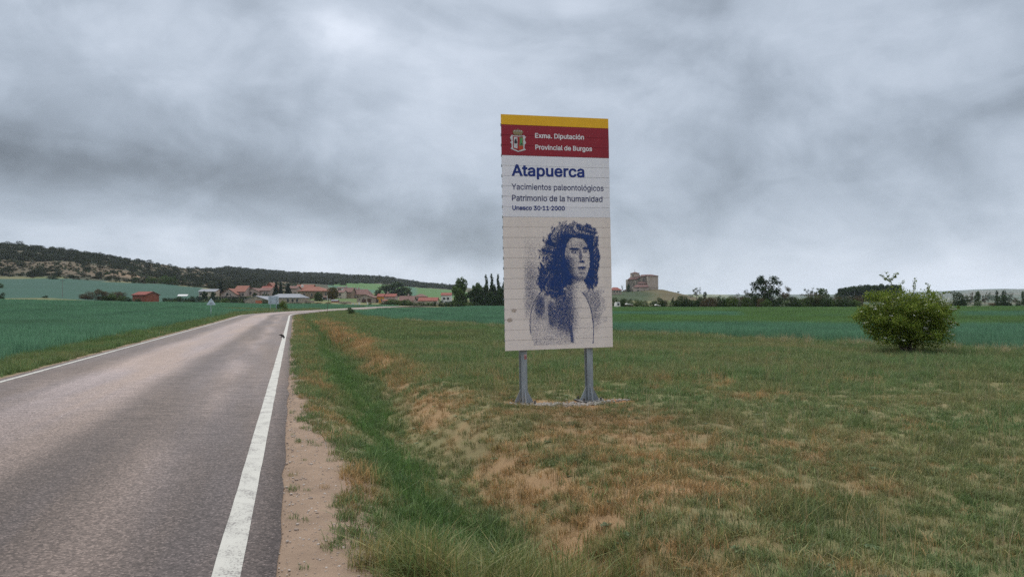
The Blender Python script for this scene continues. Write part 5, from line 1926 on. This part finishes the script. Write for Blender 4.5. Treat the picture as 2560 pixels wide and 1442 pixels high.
# ------------------------------------------------------------------ the hawthorn bush in the meadow
HX, HYD = PX(2267, 25.6), 25.6
haw = empty('hawthorn_bush', (HX, HYD, gz(HX, HYD)))
tag(haw, 'big rounded hawthorn bush with white blossom alone at the meadow edge', 'bush')
g_ = random.Random(21)
stems = MB()
tips = []
for i in range(7):
    a = i * 0.9 + g_.uniform(-.3, .3)
    lean = g_.uniform(.25, .75)
    top_ = Vector((math.cos(a) * lean, math.sin(a) * lean * .8, g_.uniform(1.0, 1.5)))
    b0 = Vector((math.cos(a) * .12, math.sin(a) * .10, -.1))
    m1 = b0.lerp(top_, .45) + Vector((g_.uniform(-.08, .08), g_.uniform(-.08, .08), .05))
    stems.tube([b0, m1, top_], [.055, .038, .022], 7)
    for k in range(6):
        s_ = b0.lerp(top_, g_.uniform(.35, 1))
        a2 = a + g_.uniform(-1.1, 1.1)
        L_ = g_.uniform(.6, 1.25)
        e_ = s_ + Vector((math.cos(a2) * L_, math.sin(a2) * L_ * .8, g_.uniform(-.05, .75)))
        stems.tube([s_, s_.lerp(e_, .5) + Vector((0, 0, .08)), e_], [.024, .015, .005], 5)
        tips.append(e_)
hl = [(0, 0, 1.15, 1.05, .95, .75), (-.75, .1, 1.05, .75, .70, .55), (.70, -.1, 1.05, .75, .70, .60), (-.2, .1, 1.75, .80, .70, .50), (.55, .1, 1.75, .65, .60, .45),
      (-1.15, 0, 1.18, .55, .5, .38), (1.15, 0, 1.15, .42, .45, .46), (-.60, -.3, .62, .78, .65, .38), (.55, -.35, .56, .80, .6, .38), (0, .1, .62, 1.0, .8, .46), (-1.0, 0, .85, .55, .5, .38), (1.05, 0, .80, .5, .5, .40), (-.2, -.2, 1.55, .9, .7, .55), (.5, -.1, 1.5, .8, .7, .5), (-.75, .2, 1.65, .5, .5, .38), (1.0, -.2, 1.55, .42, .45, .4), (.1, -.5, 1.35, .7, .4, .55)]
for t_ in tips:
    if t_.z > .45: hl.append((t_.x, t_.y, min(t_.z, 2.05), .26, .26, .20))
twigs = [((-.35, 0, 2.0), (-.55, 0, 2.45), (-.72, 0, 2.78)), ((-.55, 0, 2.45), (-.40, 0, 2.60), (-.33, 0, 2.74)), ((-.55, 0, 2.45), (-.75, 0, 2.55), (-.88, 0, 2.68)), ((-.1, 0, 2.0), (-.2, .1, 2.3), (-.05, .1, 2.48)),
         ((.25, 0, 2.0), (.22, 0, 2.35), (.32, 0, 2.58)), ((.7, 0, 1.95), (.72, 0, 2.2), (.70, 0, 2.40)), ((1.0, 0, 1.8), (1.25, 0, 2.05), (1.5, 0, 2.1)), ((-1.4, 0, 1.2), (-1.7, 0, 1.22), (-2.0, 0, 1.28)), ((1.3, 0, 1.3), (1.6, 0, 1.5), (1.72, -.1, 1.62)), ((1.3, 0, 1.0), (1.6, 0, 1.05), (1.75, 0, .98))]
for tw in twigs:
    stems.tube(tw, [.012, .008, .004], 5)
    for k in range(7):
        q_ = Vector(tw[1]).lerp(Vector(tw[2]), k / 6) if k % 2 else Vector(tw[0]).lerp(Vector(tw[1]), .4 + k / 10)
        hl.append((q_.x + g_.uniform(-.04, .04), q_.y, q_.z, .07, .07, .05))
stems.build('stem', m_bark, haw)
m_haw = leaf_mat('hawthorn_leaf', (0.050, 0.100, 0.014), (0.25, 0.30, 0.045), (0.34, 0.37, 0.09), 0.38)
core = crown_mesh('foliage', hl[:17], 27000, .030, 601, m_haw, shell=.35, noise=.35)
link(bpy.data.objects.new('foliage', core), haw)
edge_ = crown_mesh('foliage', hl[17:], 13000, .027, 602, m_haw, shell=.1, noise=.5)
link(bpy.data.objects.new('foliage', edge_), haw)
m_flow = leaf_mat('hawthorn_blossom', (0.55, 0.55, 0.45), (0.80, 0.78, 0.68), None, .1)
gf2 = np.random.default_rng(31)
fl = []
for _ in range(170):
    c_ = hl[gf2.integers(0, 17)]
    d_ = gf2.normal(size=3)
    d_ /= np.linalg.norm(d_)
    d_[1] = -abs(d_[1]) if gf2.uniform() < .8 else d_[1]
    p_ = np.array(c_[:3]) + d_ * np.array(c_[3:]) * gf2.uniform(.95, 1.08)
    if p_[2] < .5 or (p_[0] < .1 and gf2.uniform() < .6): continue
    fl.append((*p_, .065, .065, .022))
link(bpy.data.objects.new('blossom', crown_mesh('blossom', fl, 1500, .016, 603, m_flow, shell=.2, noise=.2)), haw)

# ------------------------------------------------------------------ hedges, bushes and trees of the middle distance
G_H = 'shrubs in the hedgerow beyond the right-hand wheat'
LAB = {'dark': 'dark green shrub in the hedgerow beyond the right-hand wheat', 'mid': 'mid green shrub in the hedgerow beyond the right-hand wheat',
       'brown': 'brown leafless shrub in the hedgerow beyond the right-hand wheat', 'grey': 'grey-green shrub in the hedgerow beyond the right-hand wheat',
       'blossom': 'pale blossoming shrub in the hedgerow beyond the right-hand wheat', 'bright': 'yellow-green shrub in the hedgerow beyond the right-hand wheat'}
gr = random.Random(3)
px = 1528
while px < 1800:
    w = gr.uniform(20, 42)
    shrub(gr.choice(['dark', 'mid', 'dark', 'dark', 'blossom', 'brown'] if px < 1690 else ['brown', 'dark', 'dark', 'mid']), px, gr.uniform(206, 226), w, gr.uniform(742, 753), '', G_H)
    px += w * .5
px = 1690
while px < 2150:
    w = gr.uniform(26, 54)
    shrub(gr.choice(['dark', 'mid', 'dark', 'dark', 'brown', 'grey', 'mid']), px, gr.uniform(199, 214), w, gr.uniform(735, 748), '', G_H)
    px += w * .38
px = 1830
while px < 2150:
    w = gr.uniform(34, 60)
    shrub(gr.choice(['brown', 'grey', 'mid', 'brown']), px, gr.uniform(222, 240), w, gr.uniform(730, 744), '', G_H)
    px += w * .6
for (k_, p_, y_, w_, t_) in (('dark', 1652, 205, 36, 741), ('blossom', 1605, 204, 26, 748), ('blossom', 1958, 199, 42, 748), ('dark', 1990, 198, 30, 752), ('dark', 2062, 200, 42, 750), ('brown', 1830, 215, 66, 733), ('mid', 1560, 228, 40, 742), ('dark', 1540, 229, 30, 741), ('dark', 1575, 226, 26, 744), ('dark', 1748, 209, 30, 738)):
    shrub(k_, p_, y_, w_, t_, '', G_H)
for (k_, p_, y_, w_, t_) in (('dark', 2395, 232, 62, 724), ('dark', 2440, 236, 20, 757), ('blossom', 2447, 230, 26, 750), ('dark', 2505, 228, 74, 731), ('brown', 2480, 226, 30, 755), ('dark', 2545, 236, 24, 748), ('grey', 2410, 238, 26, 744), ('brown', 2575, 236, 40, 745)):
    shrub(k_, p_, y_, w_, t_, '', G_H)
for o in list(COL.objects):
    if o.get('group') == G_H:
        key = next(k_ for k_, l_ in SHRUB.items() if o.data in l_)
        o['label'] = LAB[key]

tree('open', 1916, 207, 92, 686, 'tall ragged tree rising highest from the right-hand hedgerow', name='hedgerow_tree')
tree('bare', 1958, 212, 44, 715, 'brownish bare-twigged tree leaning against the tall ragged one', name='hedgerow_tree')
tree('bare', 2030, 204, 62, 731, 'round brown leafless tree on a pale short trunk in the hedgerow', name='hedgerow_tree')
tree('bare', 1856, 220, 50, 729, 'broad russet tree just left of the tall ragged one', name='hedgerow_tree')
tree('wispy', 1876, 216, 34, 724, 'thin grey wispy tree between russet and ragged trees', name='hedgerow_tree')
tree('wispy', 2028, 330, 36, 719, 'feathery grey-green tree behind the hedgerow, smaller of two', name='feathery_tree')
tree('tall', 2058, 330, 40, 716, 'feathery green tree behind the hedgerow, taller of two', name='feathery_tree')
tree('wispy', 2070, 300, 44, 736, 'pale grey-green bushy tree behind the dark hedge shrub', name='feathery_tree')
tree('wispy', 1741, 560, 26, 718, 'windswept grey tree on the tail of the church knoll', name='knoll_tree')
tree('tall', 1762, 560, 13, 727, 'slim grey-green tree right of the windswept one', name='knoll_tree')
tree('wispy', 1727, 575, 16, 735, 'small low grey tree left of the windswept one', name='knoll_tree')
shrub('dark', 1695.5, 628, 10.5, 727.5, 'single round dark bush on the slope below the church', cat='bush', name='round_bush')
shrub('dark', 1682, 480, 10, 741, 'dark round bush at the foot of the church knoll', cat='bush', name='round_bush')
tree('round', 1571, 616, 14, 709, 'dark shrubby tree against the church aisle wall', name='churchyard_tree')
tree('wispy', 1555.5, 618, 7, 712, 'spindly sapling on the wall between house and church', name='churchyard_tree')
for i, (p_, t_, w_) in enumerate(((1770, 745, 18), (1812, 747, 22), (1835, 742, 14), (1775, 742, 12))):
    shrub('dark', p_, 430 + i * 7, w_, t_, 'small dark bush on the plain beyond the hedgerow', 'bushes on the plain beyond the hedgerow', cat='bush', name='plain_bush')

G_G = 'trees of the dense grove beyond the hedgerow'
for i in range(18):
    p_ = 2102 + (i % 9) * 17 + gr.uniform(-4, 4)
    tp = np.interp(p_, [2095, 2120, 2160, 2240], [723, 715, 710, 710]) + gr.uniform(-1.5, 2.0)
    tree('dome' if i % 3 else 'round', p_, 440 + (i // 9) * 22 + gr.uniform(-5, 5), gr.uniform(30, 40), tp, 'dark leafy tree of the dense grove beyond the hedgerow', G_G, name='grove_tree')
G_P = 'scattered thin trees on the far plain'
for i, (p_, t_, w_, k_) in enumerate(((2443, 724, 22, 'tall'), (2412, 737, 14, 'wispy'), (2470, 730, 18, 'wispy'), (2428, 730, 12, 'bare'), (2492, 724, 10, 'open'), (2510, 724, 14, 'open'), (2528, 729, 10, 'wispy'), (2558, 724, 12, 'tall'), (2462, 738, 20, 'bare'), (2425, 742, 24, 'bare'), (2540, 743, 20, 'bare'), (2100, 737, 26, 'wispy'), (2120, 740, 24, 'bare'), (1785, 746, 10, 'wispy'))):
    tree(k_, p_, 330 + (i % 4) * 14, w_, t_, 'thin sparse tree on the plain behind the hedgerow', G_P, name='plain_tree')

# village side, right of the lane
G_V = 'bushes along the field edge below the village'
px = 962
while px < 1192:
    w = gr.uniform(20, 38)
    o = shrub(gr.choice(['dark', 'mid', 'mid', 'dark']), px, gr.uniform(262, 276), w, gr.uniform(747, 755), '', G_V)
    px += w * .5
for (p_, y_, w_, t_) in ((985, 280, 50, 744), (1012, 282, 46, 746), (975, 276, 30, 745)):
    shrub('mid', p_, y_, w_, t_, '', G_V)
for o in COL.objects:
    if o.get('group') == G_V:
        o['label'] = ('dark green' if o.data in SHRUB['dark'] else 'mid green') + ' bush on the field edge below the village houses'
tree('round', 985, 520, 100, 704.5, 'huge rounded dark green tree mass behind the village roofs', name='broad_tree')
tree('tall', 1022, 500, 26, 719, 'narrow dark tree at the end of the rounded mass', name='broad_tree')
tree('tall', 945, 505, 26, 722, 'small pale tree at the start of the rounded mass', name='broad_tree')
tree('tall', 1151, 290, 54, 687, 'tall full green tree with feathery top beside white house', name='tall_tree')
tree('round2', 1148, 286, 56, 708, 'bushy lower green tree at the foot of the feathery one', name='tall_tree')
tree('round2', 1192, 300, 44, 697, 'grey-green tall tree between feathery tree and poplars', name='tall_tree')
tree('round', 1186, 284, 52, 716, 'dark bushy tree under the grey-green one', name='tall_tree')
for i, (p_, t_) in enumerate(((1216, 683.5), (1229, 682), (1246, 683.5))):
    tree('poplar', p_, 296, 18, t_, 'slender dark poplar standing in a row of three beside the big sign', 'three poplars', name='poplar_tree')
for (p_, w_, t_, y_) in ((1211, 44, 712, 288), (1237, 44, 711, 290), (1259, 40, 704, 286), (1225, 30, 728, 282), (1250, 30, 726, 281), (1285, 44, 706, 290), (1320, 46, 712, 292), (1365, 50, 716, 292), (1410, 50, 722, 290), (1455, 46, 728, 286), (1500, 40, 734, 280)):
    tree('round' if p_ % 3 else 'round2', p_, y_, w_, t_, 'dark leafy tree in the clump under the poplars', 'clump under the poplars', name='clump_tree')
tree('golden', 832, 322, 35, 716, 'dense globe tree with golden-brown tips beside the orange hut', name='globe_tree')
for (p_, w_, t_, y_, k_, lab) in ((756, 24, 737, 330, 'bare', 'brown half-bare small tree before the farmhouse'), (775, 20, 740, 328, 'bare', 'smallest brown tree before the farmhouse wall'),
                                  (797, 30, 727, 326, 'round2', 'leafy green garden tree before the big farmhouse'), (742, 20, 728, 338, 'wispy', 'grey-green garden tree at the farmhouse corner')):
    tree(k_, p_, y_, w_, t_, lab, name='garden_tree')
tree('conifer', 551.5, 352, 25, 700, 'lone dark spruce between cream house and chalet', name='spruce_tree')
for (p_, t_, w_) in ((690, 699, 22), (702, 700, 18), (720, 704, 30)):
    tree('conifer', p_, 348, w_, t_, 'dark spruce of the three crowded above the warehouses', 'three spruces', name='spruce_tree')
for (p_, w_, t_, y_, k_, lab) in ((512, 20, 727, 333, 'round', 'dark round garden tree before the low cream house'), (533, 18, 729, 333, 'round', 'second dark garden tree at the cream house end'),
                                  (637, 16, 731, 336, 'round', 'small dark tree before the plain stone gable'), (533, 12, 720, 372, 'round', 'dark tree on the slope behind the cream house')):
    tree(k_, p_, y_, w_, t_, lab, name='garden_tree')
shrub('dark', 877, 104, 26, 766, 'small dense dark bush at the road bend', cat='bush', name='roadside_bush')
shrub('bright', 712, 131, 26, 746, 'bright yellow-green bush right behind the road board', cat='bush', name='roadside_bush')
shrub('dark', 697, 133, 22, 756, 'dark low bush under the road board', cat='bush', name='roadside_bush')
shrub('brown', 712, 127, 20, 770, 'low brownish bush at the foot of the yellow-green one', cat='bush', name='roadside_bush')
shrub('dark', 663, 270, 24, 747, 'dark bush between orange door and road board', cat='bush', name='village_bush')
shrub('dark', 621, 268, 14, 757, 'low dark bush at the warehouse corner', cat='bush', name='village_bush')
shrub('dark', 735, 278, 26, 757, 'low dark bush under the three warehouse windows', cat='bush', name='village_bush')
for i, (p_, w_, t_) in enumerate(((770, 30, 756), (795, 36, 756), (820, 24, 758), (860, 20, 758), (925, 14, 757), (748, 20, 757))):
    shrub('brown' if i % 2 else 'dark', p_, 280, w_, t_, ('brown' if i % 2 else 'dark') + ' low scrub on the village green', 'low scrub on the village green', cat='bush', name='scrub_bush')
for (p_, w_, t_) in ((662, 30, 733), (700, 40, 731), (722, 36, 732), (585, 14, 741), (604, 14, 741)):
    shrub('dark', p_, 332, w_, t_, 'dark garden bush under the spruces and chalet', 'garden bushes under the chalet', cat='bush', name='garden_bush')


# clipped hedge below the chalet: one long thing of leafy panels
def hedge(label, pa, pb, Y, tp, bt):
    xa, xb = PX(pa, Y), PX(pb, Y)
    z = min(gz(xa, Y), gz(xb, Y)) - .3
    n = int((xb - xa) / 1.1)
    bl = []
    for i in range(n):
        xx = xa + (xb - xa) * (i + .5) / n
        zb_ = gz(xx, Y) - .2
        h = max(PZ(tp, Y) - zb_, .8)
        bl += [(xx - (xa + xb) / 2, random.uniform(-.15, .15), zb_ - z + h * zz, .95, .75, h * .34 * random.uniform(.92, 1.08)) for zz in (.3, .68)]
    o = bpy.data.objects.new('hedge', crown_mesh('hedge', bl, n * 190, .16, int(pa), m_conif, shell=.6, noise=.18))
    link(o)
    o.location = ((xa + xb) / 2, Y, z)
    return tag(o, label, 'hedge')


hedge('long dark clipped hedge below the chalet and cream house', 408, 628, 300, 744.5, 758)
hedge('dark hedge standing higher behind, under the chalet windows', 492, 640, 330, 740.5, 748)
for i, (k_, p_, y_, w_, t_) in enumerate((('mid', 545, 285, 22, 747), ('mid', 562, 283, 30, 744), ('dark', 585, 286, 36, 746), ('dark', 606, 288, 24, 750), ('mid', 590, 280, 12, 758), ('dark', 500, 284, 26, 751), ('mid', 430, 280, 40, 750), ('dark', 465, 284, 30, 748), ('mid', 470, 280, 30, 752), ('dark', 415, 292, 24, 744), ('dark', 445, 296, 30, 740), ('dark', 480, 296, 26, 738))):
    shrub(k_, p_, y_, w_, t_, {'mid': 'mid green', 'dark': 'dark green'}[k_] + ' shrub along the foot of the clipped hedge', 'shrubs at the foot of the hedge', cat='shrub', name='shrub')
coop = MB().box(-2.0, 2.0, -.8, .8, 0, .15).build('cold_frame', W_WHITE)
coop.location = (PX(457, 310), 310, PZ(738.5, 310))
coop.rotation_euler = (R(24), 0, 0)
tag(coop, 'pale tilted sheet roof behind the clipped hedge', 'roof sheet')

# thicket by the barn
for i, (k_, p_, w_, t_, y_) in enumerate((('brown', 222, 50, 721, 238), ('brown', 250, 56, 718, 240), ('brown', 282, 46, 722, 242), ('brown', 300, 36, 724, 244), ('mid', 282, 32, 729, 232), ('mid', 305, 30, 736, 232), ('dark', 322, 30, 741, 232), ('dark', 345, 26, 745, 236), ('dark', 268, 40, 739, 231), ('brown', 206, 22, 732, 240))):
    shrub(k_, p_, y_, w_, t_, {'brown': 'tall brown leafless shrub in the thicket beside the red barn', 'mid': 'mid green shrub in the thicket beside the red barn', 'dark': 'low dark shrub in the thicket beside the red barn'}[k_], 'thicket beside the red barn', name='shrub')
shrub('dark', 113, 225, 20, 738, 'low dark bush on the strip between the two left fields', cat='bush', name='field_bush')
shrub('dark', 4, 205, 26, 717 + 12, 'dark low shrub at the lower edge of the sloping field', cat='bush', name='field_bush')
shrub('mid', 2, 300, 18, 706, 'mid green shrub standing in the sloping blue-green field', cat='bush', name='field_bush')
shrub('dark', 132, 424, 34, 689, 'big dark round bush on the top edge of the sloping field', cat='bush', name='field_bush')
for (p_, w_, t_) in ((378, 38, 688), (410, 42, 685), (432, 30, 686), (336, 20, 692)):
    shrub('mid' if p_ > 370 else 'dark', p_, 440, w_, t_, ('large green' if p_ > 370 else 'dark') + ' rounded tree at the foot of the hill above the field', 'rounded trees at the hill foot', cat='tree', name='rounded_tree')

# ------------------------------------------------------------------ holm oaks on the hillsides
go_ = np.random.default_rng(17)


def oak_spots(n, plo, phi, y0, y1, dens):
    p_ = go_.uniform(plo, phi, n * 3)
    y_ = np.sqrt(go_.uniform(y0 ** 2, y1 ** 2, n * 3))
    x_ = (p_ - 1280) / F * y_
    k_ = go_.uniform(0, 1, n * 3) < dens(x_, y_, p_)
    return x_[k_][:n], y_[k_][:n]


def d1(x, y, p):
    bare = sstep(0.50, 0.60, fbm(x / 55, y / 40, 97, 4))
    tr = np.exp(-(((p - 345) / 70) ** 2 + ((y - 500 - (p - 345) * .18) / 20) ** 2))
    return np.clip(0.98 - 0.78 * bare - 1.2 * tr, 0.02, 1) * (0.75 + 0.25 * sstep(455, 540, y))


def d2(x, y, p):
    lim = np.interp(p, [480, 640, 820, 930, 1000, 1140], [900, 640, 760, 1020, 1030, 1060])
    return (y > lim) * np.clip(1.0 - 0.45 * sstep(0.5, 0.62, fbm(x / 90, y / 90, 98, 3)) * sstep(900, 1000, p) - .3 * sstep(1000, 1100, p), .05, 1)


x1, y1_ = oak_spots(1900, -220, 660, 436, 770, d1)
x2, y2_ = oak_spots(2600, 470, 1160, 620, 1560, d2)
ox, oy = np.concatenate([x1, x2]), np.concatenate([y1_, y2_])
osz = np.where(np.arange(len(ox)) < len(x1), np.clip(go_.lognormal(0.78, 0.34, len(ox)), 1.1, 4.6), go_.uniform(3.2, 5.6, len(ox)))
ohh = osz * go_.uniform(0.40, 0.62, len(ox))
seen = (1280 + F * ox / oy > -20)
score = np.where(seen, osz / oy, 0)
order = np.argsort(-score)
oz = ground_h(ox, oy)
for i in order[:300]:
    o = bpy.data.objects.new('holm_oak', SHRUB['oak'][int(go_.integers(0, 6))])
    link(o)
    o.location = (ox[i], oy[i], oz[i] - .25)
    o.scale = (osz[i] * .9, osz[i] * .9, ohh[i])
    o.rotation_euler = (0, 0, go_.uniform(0, 6.28))
    tag(o, 'round dark holm oak on the slope of the wooded hill', 'tree', 'holm oaks on the hillside')
rest = order[300:]
scatter('holm_oak_wood', SHRUB['oak'], np.stack([ox[rest], oy[rest], oz[rest] - .3], 1), go_.uniform(0, 6.28, len(rest)), np.stack([osz[rest] * .9, osz[rest] * .9, ohh[rest]], 1),
        go_.integers(0, 6, len(rest)), np.ones((len(rest), 3)) * .05, 'far mass of holm oaks covering the ridge', 'wood')
# low scrub between the oaks
sx1, sy1 = oak_spots(5200, -220, 760, 430, 760, lambda x, y, p: 0.25 + 0.75 * sstep(.4, .6, fbm(x / 20, y / 20, 131, 3)))
scatter('hill_scrub', SHRUB['grey'][:1] + SHRUB['dark'][:1] + SHRUB['brown'][:1], np.stack([sx1, sy1, ground_h(sx1, sy1) - .15], 1), go_.uniform(0, 6.28, len(sx1)), np.stack([go_.uniform(.5, 1.7, len(sx1))] * 2 + [go_.uniform(.3, .75, len(sx1))], 1),
        go_.integers(0, 3, len(sx1)), np.ones((len(sx1), 3)) * .08, 'low grey-green scrub on the bare parts of the hillside', 'scrub')

# ------------------------------------------------------------------ the damp air
hz = MB().box(-7600, 7600, -2000, 7400, float(GZ.min()) - 1.5, float(GZ.max()) + 9).build('haze', [])
hm = bpy.data.materials.new('damp_air')
hm.use_nodes = True
nt = hm.node_tree
nt.nodes.clear()
ho = nt.nodes.new('ShaderNodeOutputMaterial')
pv_ = nt.nodes.new('ShaderNodeVolumePrincipled')
pv_.inputs['Color'].default_value = (0.80, 0.89, 1.0, 1)
pv_.inputs['Density'].default_value = 0.000065
pv_.inputs['Anisotropy'].default_value = 0.2
nt.links.new(pv_.outputs[0], ho.inputs['Volume'])
hz.data.materials.append(hm)
tag(hz, 'thin bluish haze in the damp air over the plain', 'haze', kind='stuff')
